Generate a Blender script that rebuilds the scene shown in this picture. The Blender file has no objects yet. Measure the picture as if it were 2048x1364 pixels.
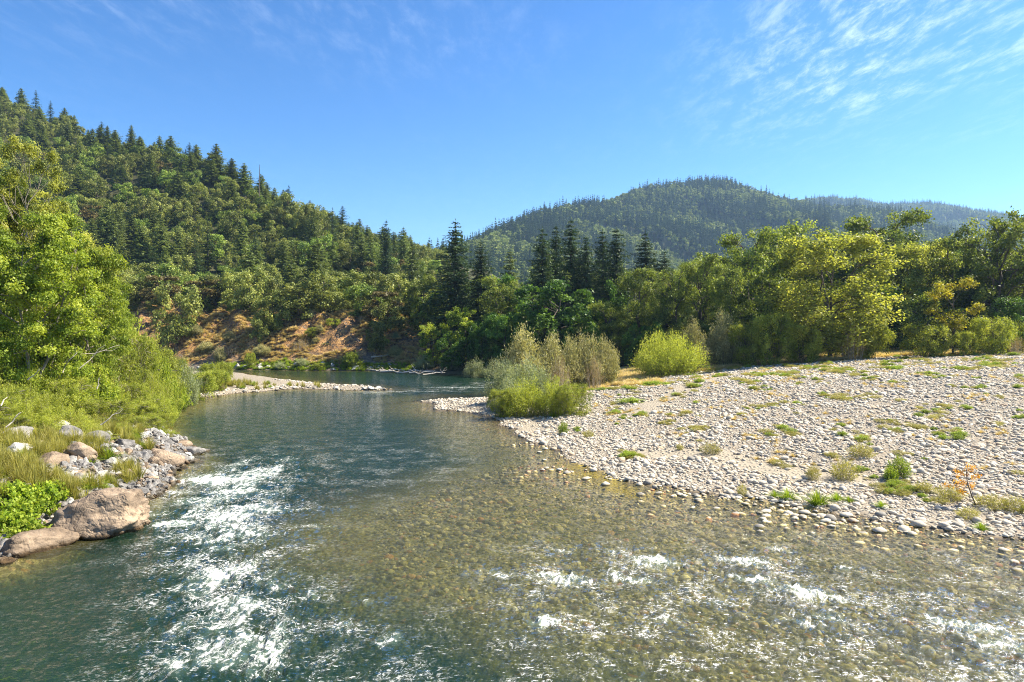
import bpy, bmesh, math, random
import numpy as np
from math import radians, sin, cos, pi
from mathutils import Vector, noise as mnoise

C = bpy.context.scene.collection
scn = bpy.context.scene
# ------------------------------------------------------------------ camera
F = 1365.0          # focal length in pixels of the 2048 px wide photograph
HZ = 665.0          # horizon row
CAM_H = 9.0
cam = bpy.data.cameras.new('camera')
camo = bpy.data.objects.new('camera', cam); C.objects.link(camo)
cam.sensor_width = 36.0
cam.lens = 36.0 * F / 2048.0
cam.clip_start = 0.1; cam.clip_end = 20000
camo.location = (0, 0, CAM_H)
camo.rotation_euler = (radians(90) - math.atan((682 - HZ) / F), 0, 0)
scn.camera = camo
# ------------------------------------------------------------------ light
SUN_AZ, SUN_EL = radians(76), radians(47)      # clockwise from +Y, above horizon
world = bpy.data.worlds.new('World'); scn.world = world; world.use_nodes = True
wn, wl = world.node_tree.nodes, world.node_tree.links
wn.clear()
w_out = wn.new('ShaderNodeOutputWorld'); w_bg = wn.new('ShaderNodeBackground')
sky = wn.new('ShaderNodeTexSky'); sky.sky_type = 'NISHITA'; sky.sun_disc = False
sky.sun_elevation = SUN_EL; sky.sun_rotation = SUN_AZ
sky.altitude = 300; sky.air_density = 1.0; sky.dust_density = 0.3; sky.ozone_density = 4.0
w_bg.inputs['Strength'].default_value = 0.074
def wmath(op, a, b=None, c=None):
    n = wn.new('ShaderNodeMath'); n.operation = op
    for i, v in enumerate((a, b, c)):
        if v is None: continue
        if isinstance(v, (int, float)): n.inputs[i].default_value = v
        else: wl.new(v, n.inputs[i])
    return n.outputs[0]
# thin cirrus laid on a high horizontal layer
tc = wn.new('ShaderNodeTexCoord'); sx = wn.new('ShaderNodeSeparateXYZ')
wl.new(tc.outputs['Generated'], sx.inputs[0])
zz = wmath('MAXIMUM', sx.outputs[2], 0.03)
cx = wmath('DIVIDE', sx.outputs[0], zz); cy = wmath('DIVIDE', sx.outputs[1], zz)
cb = wn.new('ShaderNodeCombineXYZ'); wl.new(cx, cb.inputs[0]); wl.new(cy, cb.inputs[1])
def wnoise(rot, scl, scale, detail, dist=0.0, rough=0.6):
    mp = wn.new('ShaderNodeMapping'); mp.inputs['Rotation'].default_value = (0, 0, rot)
    mp.inputs['Scale'].default_value = (scl[0], scl[1], 1)
    wl.new(cb.outputs[0], mp.inputs[0])
    n = wn.new('ShaderNodeTexNoise'); n.inputs['Scale'].default_value = scale
    n.inputs['Detail'].default_value = detail; n.inputs['Distortion'].default_value = dist
    n.inputs['Roughness'].default_value = rough
    wl.new(mp.outputs[0], n.inputs['Vector']); return n.outputs[0]
def wstep(v, a, b):
    n = wn.new('ShaderNodeMapRange'); n.interpolation_type = 'SMOOTHSTEP'
    n.inputs['From Min'].default_value = a; n.inputs['From Max'].default_value = b
    wl.new(v, n.inputs[0]); return n.outputs[0]
fine = wnoise(radians(-38), (2.0, 0.75), 5.5, 12, 0.2, 0.72)
big = wnoise(radians(20), (1, 1), 0.55, 3, 0.3)
reg_r = wmath('MULTIPLY', wstep(sx.outputs[0], 0.16, 0.50), wstep(sx.outputs[2], 0.20, 0.33))
reg_l = wmath('MULTIPLY', wmath('MULTIPLY', wstep(sx.outputs[0], 0.12, -0.05), wstep(sx.outputs[2], 0.30, 0.44)), 0.20)
dens = wmath('MULTIPLY', wstep(fine, 0.42, 0.74), wstep(big, 0.33, 0.60))
cl = wmath('MULTIPLY', dens, wmath('ADD', wmath('ADD', reg_r, reg_l), 0.04))
cl = wmath('MULTIPLY', cl, 0.62)
hs = wn.new('ShaderNodeHueSaturation'); hs.inputs['Saturation'].default_value = 1.18
def wvec(op, a, v):
    n = wn.new('ShaderNodeVectorMath'); n.operation = op; wl.new(a, n.inputs[0]); n.inputs[1].default_value = v; return n.outputs[0]
gm = wn.new('ShaderNodeGamma'); gm.inputs[1].default_value = 1.32
wl.new(wvec('MULTIPLY', sky.outputs[0], (1 / 5.6,) * 3), gm.inputs[0])
wl.new(wvec('MULTIPLY', gm.outputs[0], (5.6, 5.6, 5.6)), hs.inputs['Color'])
wm = wn.new('ShaderNodeMix'); wm.data_type = 'RGBA'
wl.new(cl, wm.inputs[0]); wl.new(hs.outputs[0], wm.inputs[6]); wm.inputs[7].default_value = (7.5, 8.2, 9.0, 1)
wl.new(wm.outputs[2], w_bg.inputs[0]); wl.new(w_bg.outputs[0], w_out.inputs[0])

sun = bpy.data.lights.new('sun', 'SUN'); suno = bpy.data.objects.new('sun', sun); C.objects.link(suno)
sun.energy = 5.0; sun.angle = radians(0.53); sun.color = (1.0, 0.92, 0.76)
sd = Vector((sin(SUN_AZ) * cos(SUN_EL), cos(SUN_AZ) * cos(SUN_EL), sin(SUN_EL)))
suno.rotation_euler = (-sd).to_track_quat('-Z', 'Y').to_euler()
scn.view_settings.view_transform = 'Standard'; scn.view_settings.look = 'None'
scn.view_settings.exposure = 1.57; scn.view_settings.gamma = 1.0
scn.view_settings.use_curve_mapping = False
cy_ = scn.cycles
cy_.max_bounces = 5; cy_.diffuse_bounces = 2; cy_.glossy_bounces = 2; cy_.transmission_bounces = 3
cy_.transparent_max_bounces = 6; cy_.volume_bounces = 0
cy_.sample_clamp_indirect = 4.0; cy_.caustics_reflective = False; cy_.caustics_refractive = False
cy_.use_denoising = True; cy_.denoising_prefilter = 'NONE'
cy_.filter_width = 1.05

# ------------------------------------------------------------------ helpers
def rs(seed): return np.random.default_rng(seed)

def tag(o, label=None, cat=None, group=None, kind=None):
    if label: o['label'] = label
    if cat: o['category'] = cat
    if group: o['group'] = group
    if kind: o['kind'] = kind
    return o

def _hash(ix, iy, seed):
    h = (ix * 374761393 + iy * 668265263 + seed * 974711) & 0x7fffffff
    h = ((h ^ (h >> 13)) * 1274126177) & 0x7fffffff
    return ((h ^ (h >> 16)) & 0xffff) / 65535.0 * 2 * pi
def pn(x, y, seed=0):
    ix = np.floor(x).astype(np.int64); iy = np.floor(y).astype(np.int64)
    fx = x - ix; fy = y - iy
    u = fx * fx * fx * (fx * (fx * 6 - 15) + 10); v = fy * fy * fy * (fy * (fy * 6 - 15) + 10)
    def g(dx, dy):
        a = _hash(ix + dx, iy + dy, seed)
        return np.cos(a) * (fx - dx) + np.sin(a) * (fy - dy)
    a = g(0, 0) * (1 - u) + g(1, 0) * u
    b = g(0, 1) * (1 - u) + g(1, 1) * u
    return (a * (1 - v) + b * v) * 1.5
def fbm(x, y, oct=4, seed=0, gain=0.5):
    s = 0; a = 1.0
    for i in range(oct):
        s = s + a * pn(x * 2 ** i, y * 2 ** i, seed + i * 17); a *= gain
    return s
def sst(v, a, b):
    t = np.clip((v - a) / (b - a), 0, 1); return t * t * (3 - 2 * t)

def raw_mesh(name, V, Fc, mat=None, smooth=False, attrs=None):
    """V (n,3); Fc (m,k) index array with k = 3 or 4."""
    me = bpy.data.meshes.new(name)
    V = np.asarray(V, dtype=np.float32); Fc = np.asarray(Fc, dtype=np.int32)
    k = Fc.shape[1]; m = Fc.shape[0]
    me.vertices.add(len(V)); me.vertices.foreach_set('co', V.ravel())
    me.loops.add(m * k); me.loops.foreach_set('vertex_index', Fc.ravel())
    me.polygons.add(m); me.polygons.foreach_set('loop_start', np.arange(0, m * k, k, dtype=np.int32))
    me.polygons.foreach_set('use_smooth', np.full(m, smooth))
    me.update(calc_edges=True)
    for an, av in (attrs or {}).items():
        av = np.asarray(av, dtype=np.float32)
        if av.ndim == 1:
            at = me.attributes.new(an, 'FLOAT', 'POINT'); at.data.foreach_set('value', av)
        else:
            at = me.attributes.new(an, 'FLOAT_COLOR', 'POINT'); at.data.foreach_set('color', av.ravel())
    if mat: me.materials.append(mat)
    return me

def mkobj(name, me, parent=None, loc=None):
    o = bpy.data.objects.new(name, me); C.objects.link(o)
    if parent: o.parent = parent
    if loc is not None: o.location = loc
    return o

def empty(name, loc, rz=0.0, sc=(1, 1, 1)):
    o = bpy.data.objects.new(name, None); C.objects.link(o)
    o.location = loc; o.rotation_euler = (0, 0, rz); o.scale = sc; o.empty_display_size = 0.3
    return o

# ---- materials
class NT:
    def __init__(s, name):
        s.m = bpy.data.materials.new(name); s.m.use_nodes = True
        s.n = s.m.node_tree.nodes; s.l = s.m.node_tree.links; s.n.clear()
        s.out = s.n.new('ShaderNodeOutputMaterial')
    def node(s, t, **kw):
        n = s.n.new('ShaderNode' + t)
        for k, v in kw.items(): setattr(n, k, v)
        return n
    def set(s, inp, v):
        if hasattr(v, 'is_linked') or isinstance(v, bpy.types.NodeSocket): s.l.new(v, inp)
        elif isinstance(v, tuple) and len(v) == 3 and inp.type == 'RGBA': inp.default_value = (*v, 1)
        else: inp.default_value = v
    def math(s, op, a, b=0.0, clamp=False):
        n = s.node('Math', operation=op); n.use_clamp = clamp; s.set(n.inputs[0], a); s.set(n.inputs[1], b); return n.outputs[0]
    def mix(s, f, a, b, bt='MIX'):
        n = s.node('Mix', data_type='RGBA', blend_type=bt); s.set(n.inputs[0], f); s.set(n.inputs[6], a); s.set(n.inputs[7], b); return n.outputs[2]
    def attr(s, name, out='Fac'):
        n = s.node('Attribute'); n.attribute_name = name; return n.outputs[out]
    def noise(s, scale, detail=3, vec=None, rough=0.55, dist=0.0, out=0):
        n = s.node('TexNoise'); n.inputs['Scale'].default_value = scale; n.inputs['Detail'].default_value = detail
        n.inputs['Roughness'].default_value = rough; n.inputs['Distortion'].default_value = dist
        if vec is not None: s.l.new(vec, n.inputs['Vector'])
        return n.outputs[out]
    def voro(s, scale, vec=None, feature='F1', out='Distance', rnd=1.0):
        n = s.node('TexVoronoi', feature=feature); n.inputs['Scale'].default_value = scale
        if vec is not None: s.l.new(vec, n.inputs['Vector'])
        n.inputs['Randomness'].default_value = rnd
        return n.outputs[out]
    def step(s, v, a, b, to0=0.0, to1=1.0):
        n = s.node('MapRange'); n.interpolation_type = 'SMOOTHSTEP'
        n.inputs['From Min'].default_value = a; n.inputs['From Max'].default_value = b
        n.inputs['To Min'].default_value = to0; n.inputs['To Max'].default_value = to1
        s.l.new(v, n.inputs[0]); return n.outputs[0]
    def ramp(s, v, stops):
        n = s.node('ValToRGB'); e = n.color_ramp.elements
        while len(e) < len(stops): e.new(0.5)
        for i, (p, c) in enumerate(stops): e[i].position = p; e[i].color = (*c, 1)
        s.l.new(v, n.inputs[0]); return n.outputs[0]
    def pos(s): return s.node('NewGeometry').outputs['Position']
    def objc(s): return s.node('TexCoord').outputs['Object']
    def rnd(s): return s.node('ObjectInfo').outputs['Random']
    def mapping(s, vec, scale=(1, 1, 1), rot=(0, 0, 0)):
        n = s.node('Mapping'); n.inputs['Scale'].default_value = scale; n.inputs['Rotation'].default_value = rot
        s.l.new(vec, n.inputs[0]); return n.outputs[0]
    def bump(s, h, dist, strength=1.0, normal=None):
        n = s.node('Bump'); n.inputs['Strength'].default_value = strength; n.inputs['Distance'].default_value = dist
        s.l.new(h, n.inputs['Height'])
        if normal is not None: s.l.new(normal, n.inputs['Normal'])
        return n.outputs[0]
    def principled(s, color, rough=0.8, spec=0.3, normal=None):
        p = s.node('BsdfPrincipled'); s.set(p.inputs['Base Color'], color); s.set(p.inputs['Roughness'], rough)
        p.inputs['Specular IOR Level'].default_value = spec
        if normal is not None: s.l.new(normal, p.inputs['Normal'])
        return p.outputs[0]
    def mixsh(s, f, a, b):
        n = s.node('MixShader'); s.set(n.inputs[0], f); s.l.new(a, n.inputs[1]); s.l.new(b, n.inputs[2]); return n.outputs[0]
    def done(s, sh):
        s.l.new(sh, s.out.inputs[0]); return s.m

def foliage(name, a, b, c, transl=0.4, vary=0.35, spec=0.2):
    """leaf colour runs a-b-c with each leaf's own tint; every plant differs a little."""
    t = NT(name)
    col = t.ramp(t.attr('tint'), [(0.0, a), (0.5, b), (1.0, c)])
    r = t.rnd()
    k = t.math('ADD', t.math('MULTIPLY', r, vary), 1.0 - vary * 0.5)
    cc = t.node('CombineXYZ')
    for i in range(3): t.l.new(k, cc.inputs[i])
    col = t.mix(1.0, col, cc.outputs[0], 'MULTIPLY')
    p = t.principled(col, 0.5, spec)
    tr = t.node('BsdfTranslucent')
    tcol = t.mix(1.0, col, (1.5, 1.45, 0.7), 'MULTIPLY')
    t.l.new(tcol, tr.inputs[0])
    return t.done(t.mixsh(transl, p, tr.outputs[0]))

def bark(name, a, b):
    t = NT(name); v = t.mapping(t.objc(), (3, 3, 0.7))
    n = t.noise(2.5, 5, v)
    return t.done(t.principled(t.mix(n, a, b), 0.9, 0.2, t.bump(n, 0.05)))

def rockmat(name, a, b, c, scale=1.0, lichen=(0.3, 0.28, 0.24), bumpd=0.08):
    t = NT(name); v = t.objc()
    n1 = t.noise(0.9 * scale, 6, v, 0.65); n2 = t.noise(5 * scale, 6, v, 0.7)
    cr = t.voro(0.5 * scale, t.mapping(t.noise(1.2 * scale, 3, v, out=1), (2.5, 2.5, 2.5)), 'DISTANCE_TO_EDGE')
    col = t.ramp(n1, [(0.3, a), (0.5, b), (0.7, c)])
    col = t.mix(t.step(n2, 0.55, 0.75, 0, 0.55), col, lichen)
    k = t.step(n2, 0.35, 0.5, 0.65, 1.0)
    cc = t.node('CombineXYZ'); [t.l.new(k, cc.inputs[i]) for i in range(3)]
    col = t.mix(1.0, col, cc.outputs[0], 'MULTIPLY')
    # wet and stained foot near the water line
    sp = t.node('SeparateXYZ'); t.l.new(t.pos(), sp.inputs[0])
    wet = t.step(t.math('ADD', sp.outputs[2], t.math('MULTIPLY', n2, 0.3)), 0.25, 0.45)
    col = t.mix(wet, t.mix(1.0, col, (0.32, 0.27, 0.18), 'MULTIPLY'), col)
    rg = t.math('ADD', t.math('MULTIPLY', t.rnd(), 0.5), 0.75)
    cc = t.node('CombineXYZ'); [t.l.new(rg, cc.inputs[i]) for i in range(3)]
    col = t.mix(1.0, col, cc.outputs[0], 'MULTIPLY')
    b1 = t.bump(n2, bumpd * 0.6); b2 = t.bump(t.step(cr, 0.0, 0.05), bumpd * 1.2, 0.35, b1)
    return t.done(t.principled(col, 0.85, 0.25, b2))

# ------------------------------------------------------------------ the lie of the land
def WP(px, row, z=0.0):
    """world point on the level z seen at a pixel of the photograph"""
    Y = (CAM_H - z) * F / (row - HZ); return ((px - 1024) / F * Y, Y)
Lb = [(-26, -400), (-22, 0), (-21, 20), (-20.2, 27.3), (-19.6, 33.7), (-20.5, 42), (-23.2, 50), (-31, 62), (-37.9, 74.5)]
Sb = [(-37.9, 74.5), (-43, 94.5), (-40, 102), (-34.7, 109), (-27, 107), (-20.5, 105.8), (-20.2, 108), (-25, 114), (-33, 119),
      (-44, 131), (-60, 151), (-92, 166), (-160, 178)]
Fb = [(-160, 205), (-75, 168), (-50, 161.6), (-26, 160), (-16, 149), (-5, 141), (8, 138)]
Rb = [(8, 138), (9, 118), (3, 101), (-3, 94), (-9, 92.5), (-11.5, 89.7), (-8, 79), (-2.4, 73.6), (0.7, 60), (3.3, 52.3),
      (4.2, 46.4), (7, 41), (10.4, 38.4), (12.8, 36.7), (15.1, 35.1), (17.4, 32.8), (19.7, 30.7), (22.2, 29.6), (30, 24), (37, 8), (44, -400)]
POLY = Lb + Sb[1:] + Fb + Rb[1:]
RIDGE = [(-700, 760, 235), (-480, 560, 205), (-375, 500, 177), (-275, 455, 134), (-188, 400, 107), (-132, 360, 76), (-98, 330, 57),
         (-58, 282, 29), (-30, 240, 10), (10, 225, 3)]
def mtn(px, row, Y, t=16): return ((px - 1024) / F * Y, Y, CAM_H + (HZ - row) / F * Y - t)
M1 = [mtn(600, 520, 950), mtn(850, 505, 1000), mtn(950, 480, 1150), mtn(1000, 462, 1300), mtn(1050, 437, 1450), mtn(1100, 413, 1600), mtn(1200, 402, 1750),
      mtn(1300, 369, 1900), mtn(1440, 357, 2000), mtn(1550, 391, 2000), mtn(1650, 408, 1950), mtn(1800, 418, 1900), mtn(1880, 450, 1850),
      mtn(2048, 520, 1800), mtn(2400, 600, 1800)]
M1b = [mtn(1440, 357, 2000), mtn(1500, 430, 1700), mtn(1620, 480, 1400), mtn(1700, 540, 1150)]      # spurs
M1c = [mtn(1200, 402, 1750), mtn(1190, 455, 1450), mtn(1230, 510, 1200)]
M2 = [mtn(1400, 420, 3600), mtn(1600, 398, 3600), mtn(1640, 394, 3600), mtn(1760, 408, 3600), mtn(1850, 403, 3600), mtn(1910, 414, 3600), mtn(1980, 430, 3600),
      mtn(2048, 455, 3500), mtn(2400, 560, 3300)]
M3 = [(-2500, 1500, 420), (-1200, 1150, 300), (-480, 560, 205)]

def dist_line(x, y, pts, val=False):
    best = np.full(x.shape, 1e9); bv = np.zeros(x.shape)
    for a, b in zip(pts[:-1], pts[1:]):
        dx, dy = b[0] - a[0], b[1] - a[1]; L2 = dx * dx + dy * dy + 1e-9
        t = np.clip(((x - a[0]) * dx + (y - a[1]) * dy) / L2, 0, 1)
        d = np.hypot(x - a[0] - t * dx, y - a[1] - t * dy)
        m = d < best; best = np.where(m, d, best)
        if val: bv = np.where(m, a[2] + t * (b[2] - a[2]), bv)
    return (best, bv) if val else best
def inside(x, y):
    c = np.zeros(x.shape, bool); n = len(POLY)
    for i in range(n):
        x1, y1 = POLY[i]; x2, y2 = POLY[(i + 1) % n]
        if y1 == y2: continue
        m = ((y1 > y) != (y2 > y)) & (x < (x2 - x1) * (y - y1) / (y2 - y1) + x1)
        c ^= m
    return c
def land(x, y):
    """height, and the zones, of the ground at world x, y (arrays)"""
    x = np.asarray(x, float); y = np.asarray(y, float)
    wx = x + 0.9 * pn(x / 4.1, y / 4.1, 3) + 0.35 * pn(x / 1.3, y / 1.3, 5)
    wy = y + 0.9 * pn(x / 4.3, y / 4.3, 4) + 0.35 * pn(x / 1.2, y / 1.2, 6)
    dl = dist_line(wx, wy, Lb); ds = dist_line(wx, wy, Sb); df = dist_line(wx, wy, Fb); dr = dist_line(wx, wy, Rb)
    ins = inside(wx, wy)
    # bed of the river
    shelf = 19 - 17.0 * sst(y, 27, 50) - 1.0 * sst(y, 60, 80)
    depR = 0.028 * np.minimum(dr, shelf) + 0.16 * np.clip(dr - shelf, 0, None)
    depR = depR + 0.02
    depL = np.minimum(0.55 * dl, 3) + 0.04
    depS = 0.22 * ds + 0.02; depF = 0.3 * df + 0.02
    dep = np.minimum(np.minimum(depR, depL), np.minimum(depS, depF))
    dep = np.minimum(dep, 2.6)
    bed = -dep + 0.05 * fbm(x / 1.7, y / 1.7, 3, 9) * sst(dep, 0.0, 0.3)
    # dry land
    zr = 4.15 * (1 - np.exp(-(dr / 40) ** 1.25)) + 0.10 * fbm(x / 7, y / 7, 3, 21) * sst(dr, 1, 10) + 0.05
    zr = zr + 0.5 * sst(y, 128, 150) * sst(dr, 10, 30)
    zl = 1.1 * (1 - np.exp(-dl / 1.6)) + 4.0 * (1 - np.exp(-np.clip(dl - 1, 0, None) / 16)) + 0.25 * fbm(x / 3, y / 3, 3, 33) * sst(dl, 0.5, 4)
    zs = 0.42 * (1 - np.exp(-ds / 2.2)) + 0.05 * np.clip(ds - 3, 0, None) + 4 * sst(ds, 14, 40) + 0.06 * fbm(x / 3, y / 3, 2, 41)
    rd, rh = dist_line(x, y, RIDGE, True)
    t = df / (df + rd + 1e-6)
    left = sst(-x - 0.0 * y, 2, 26)
    bank = (17 + 3 * pn(x / 30, y / 30, 57)) * sst(df, 0.5, 26) * left * sst(rh, -10, 12)
    hill = rh * (0.75 * t + 0.25 * t * t)
    rough = 3.2 * fbm(x / 45, y / 45, 3, 51) * sst(df, 8, 60) * left + 1.8 * (0.5 - np.abs(pn(x / 7, y / 16, 58)) * 2) * sst(df, 3, 12) * (1 - sst(df, 30, 60)) * left + (1.3 * fbm(x / 5, y / 5, 4, 52) * sst(df, 1.5, 10)) * left
    zf = 0.5 * (1 - np.exp(-df / 2)) + bank * (1 - t) + hill + rough + 2.5 * sst(df, 3, 16) * (1 - left)
    e = 1e-3
    wr, wlf, ws, wf = 1 / (dr + e) ** 3, 1 / (dl + e) ** 3, 1 / (ds + e) ** 3, 1 / (df + e) ** 3
    fy = np.interp(x, [p[0] for p in Fb], [p[1] for p in Fb])
    far = sst(y - fy, -4, 3) * (1 - sst(x, 8, 22))
    bl = sst(x, 8, 22)
    wf = wf * ((0.004 + 60 * far) * (1 - bl) + 0.01 * bl); ws = ws * (1 - 0.99 * far); wlf = wlf * (1 - 0.99 * far)
    W = wr + wlf + ws + wf
    dry = (zr * wr + zl * wlf + zs * ws + zf * wf) / W
    # mountains
    mz = np.full(x.shape, -50.0)
    rel = fbm(x / 330, y / 330, 4, 61)
    rdg = (1 - np.abs(pn(x / 260, y / 260, 71)) * 2)
    for line, sl in ((M1, 0.42), (M1b, 0.5), (M1c, 0.5), (M2, 0.34), (M3, 0.4)):
        d, h = dist_line(x, y, line, True)
        mz = np.maximum(mz, h - sl * d + (rel * 30 + rdg * 18) * sst(d, 0, 250))
    mw = sst(y, 420, 800)
    mz = np.where(mz > 0, mz, 0) * mw
    dry = np.maximum(dry * (1 - 0.7 * sst(y, 600, 1000) * sst(x, -200, 0)), mz)
    z = np.where(ins, bed, dry)
    zone = dict(ins=ins, dr=dr, dl=dl, ds=ds, df=df, wr=wr / W, wl=wlf / W, ws=ws / W, wf=wf / W, dep=np.where(ins, dep, 0), mz=mz)
    return z, zone
def ground(x, y): return float(land(np.array([x]), np.array([y]))[0][0])

# polar sheet, fine inside the view and coarse behind
def polar(r0, r1, nr, n_in, n_out, half=44):
    r = np.geomspace(r0, r1, nr)
    a_in = np.linspace(-radians(half), radians(half), n_in)
    a_out = np.linspace(radians(half), 2 * pi - radians(half), n_out + 2)[1:-1]
    a = np.concatenate([a_in, a_out]); na = len(a)
    R, A = np.meshgrid(r, a, indexing='ij')
    X = (R * np.sin(A)).ravel(); Y = (R * np.cos(A)).ravel()
    i, j = np.meshgrid(np.arange(nr - 1), np.arange(na), indexing='ij'); j2 = (j + 1) % na
    Q = np.stack([i * na + j, i * na + j2, (i + 1) * na + j2, (i + 1) * na + j], -1).reshape(-1, 4)
    return X, Y, Q, na

X, Y, Q, na = polar(2.5, 5600, 560, 620, 60)
Z, zn = land(X, Y)
# zones
n1 = fbm(X / 9, Y / 9, 4, 81); n2 = fbm(X / 2.2, Y / 2.2, 3, 82)
path = np.exp(-(dist_line(X, Y, [WP(1275, 895, .8), WP(1420, 905, .8), WP(1560, 935, .7), WP(1700, 955, .6)]) / 1.7) ** 2)
track = np.exp(-(dist_line(X, Y, [WP(1290, 815, 1.6), WP(1360, 780, 2.3), WP(1420, 752, 3.0), WP(1460, 735, 3.6)]) / 2.3) ** 2)
sandR = zn['wr'] * np.clip(path * 1.2 + 1.0 * track + sst(X * 0 + Y, 116, 123) * sst(X, 8, 14) * 0.9 + 0.9 * np.exp(-(dist_line(X, Y, [(-1.5, 76), (2, 70), (1.5, 62)]) / 1.2) ** 2)
                          + 0.5 * sst(Y, 85, 105) * sst(-X + 30, 0, 14), 0, 1)
edge_y = 126 + 3 * pn(X / 12, Y / 12, 87)
dryR = zn['wr'] * sst(Y + 2 * n1, 119, 123) * sst(X, 14, 18) + zn['wr'] * 0.8 * np.exp(-(((X - 9) / 7) ** 2 + ((Y - 112) / 9) ** 2))
forest = np.clip(sst(Y - edge_y, 12, 18) * zn['wr'] + zn['wl'] * sst(zn['dl'], 4, 12) + zn['wf'], 0, 1)
forest = np.where((zn['mz'] > 8) | (Y > 260), 1, forest)
bankm = zn['wf'] * sst(-X, 10, 22) * (1 - sst(zn['df'], 30, 50)) * (Y > 120)
bankm = np.clip(bankm, 0, 1)
lbm = zn['wl'] * (1 - sst(zn['dl'] + 2 * n1, 3, 8)) * (~zn['ins'])
rockf = bankm * (1 - sst(zn['df'] + 4 * n1, 1.5, 6))
# a: sand, dry grass, forest floor ; b: bank, bank rock, under water
nearf = sst(Y, 190, 160)
sandR = sandR * nearf; dryR = dryR * nearf
algae = sum(np.exp(-(dist_line(X, Y, l_) / w_) ** 2) for l_, w_ in (([WP(1140, 930), WP(1215, 965), WP(1262, 985)], 1.3), ([WP(1470, 985), WP(1520, 1000)], .6), ([WP(1570, 1000), WP(1640, 1018)], .5), ([WP(1790, 1040), WP(1830, 1050)], .4)))
algae = np.clip(algae * (0.8 + n2), 0, 1) * (Y < 60)
A1 = np.stack([np.clip(sandR, 0, 1), np.clip(dryR, 0, 1), forest, np.ones_like(X)], -1)
A2 = np.stack([np.maximum(bankm, lbm), np.maximum(rockf, lbm), zn['dep'], np.ones_like(X)], -1)

t = NT('ground')
P = t.pos()
s1 = t.node('SeparateColor'); t.l.new(t.attr('zone_a', 'Color'), s1.inputs[0])
s2 = t.node('SeparateColor'); t.l.new(t.attr('zone_b', 'Color'), s2.inputs[0])
P2 = t.mapping(P, (1, 1, 0.4))
nz = t.noise(0.5, 6, P); nf = t.noise(6, 5, P); nc = t.noise(0.09, 5, P)
vc = t.voro(4.2, P2, out='Color'); vd = t.voro(4.2, P2)
vsep = t.node('SeparateColor'); t.l.new(vc, vsep.inputs[0])
grav = t.ramp(vsep.outputs[0], [(0.0, (0.17, 0.155, 0.13)), (0.4, (0.29, 0.255, 0.20)), (0.8, (0.38, 0.335, 0.265)), (1.0, (0.27, 0.21, 0.15))])
grav = t.mix(t.step(vd, 0.28, 0.6, 0, 0.6), grav, (0.22, 0.175, 0.125))
sand = t.mix(nf, (0.26, 0.22, 0.16), (0.36, 0.31, 0.235))
dryg = t.mix(t.noise(2.5, 6, P), (0.34, 0.22, 0.09), (0.52, 0.38, 0.18))
flo = t.mix(nz, (0.035, 0.04, 0.016), (0.075, 0.07, 0.03))
col = t.mix(t.step(t.math('ADD', s1.outputs[0], t.math('MULTIPLY', t.math('SUBTRACT', nz, 0.5), 0.5)), 0.3, 0.6), grav, sand)
col = t.mix(t.step(t.math('ADD', s1.outputs[1], t.math('MULTIPLY', t.math('SUBTRACT', nz, 0.5), 1.2)), 0.4, 0.6), col, dryg)
col = t.mix(t.step(t.math('ADD', s1.outputs[2], t.math('MULTIPLY', t.math('SUBTRACT', nz, 0.5), 0.6)), 0.4, 0.6), col, flo)
Pb = t.mapping(P, (1, 1, 1.6), (radians(25), radians(-20), 0))
nb_ = t.noise(0.28, 7, Pb, 0.7); nb2 = t.noise(1.4, 6, Pb, 0.7)
bankc = t.ramp(nb_, [(0.36, (0.10, 0.065, 0.04)), (0.45, (0.26, 0.15, 0.07)), (0.52, (0.50, 0.27, 0.10)), (0.66, (0.62, 0.37, 0.15))])
bankc = t.mix(t.step(nb2, 0.52, 0.42, 0, 0.8), bankc, (0.10, 0.07, 0.05))
bankc = t.mix(t.step(t.noise(0.6, 5, Pb, 0.7), 0.56, 0.62, 0, 0.8), bankc, (0.24, 0.20, 0.16))
bankr = t.mix(nb2, (0.07, 0.06, 0.05), (0.34, 0.29, 0.22))
bankr = t.mix(t.step(nf, 0.55, 0.65), bankr, (0.20, 0.18, 0.15))
bankc = t.mix(s2.outputs[1], bankc, bankr)
col = t.mix(s2.outputs[0], col, bankc)
bedc = t.ramp(vsep.outputs[1], [(0.0, (0.09, 0.08, 0.02)), (0.35, (0.20, 0.165, 0.05)), (0.7, (0.32, 0.25, 0.09)), (0.93, (0.42, 0.34, 0.16)), (1.0, (0.34, 0.14, 0.03))])
bedc = t.mix(t.step(nc, 0.45, 0.6, 0, 0.5), bedc, (0.10, 0.08, 0.015))
spz = t.node('SeparateXYZ'); t.l.new(P, spz.inputs[0])
wetf = t.step(t.math('ADD', spz.outputs[2], t.math('MULTIPLY', t.math('SUBTRACT', nf, 0.5), 0.08)), -0.03, 0.10)
wet = t.mix(1.0, col, (0.42, 0.36, 0.25), 'MULTIPLY')
bedc = t.mix(t.step(spz.outputs[2], -0.06, -0.01), bedc, wet)
bedc = t.mix(t.attr('algae'), bedc, (0.34, 0.25, 0.012))
col = t.mix(wetf, bedc, col)
bh = t.math('SUBTRACT', 1.0, t.step(vd, 0.0, 0.6))
b1 = t.bump(bh, 0.09, 0.9); b2 = t.bump(nf, 0.03, 0.6, b1)
nbk = t.bump(t.math('ADD', nb2, t.math('MULTIPLY', nb_, 2.0)), 0.9, 1.0)
nm = t.node('Mix', data_type='VECTOR'); t.l.new(s2.outputs[0], nm.inputs[0]); t.l.new(b2, nm.inputs[4]); t.l.new(nbk, nm.inputs[5])
M_ground = t.done(t.principled(col, 0.9, 0.2, nm.outputs[1]))
V = np.stack([X, Y, Z], -1)
cidx = len(V)
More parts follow.
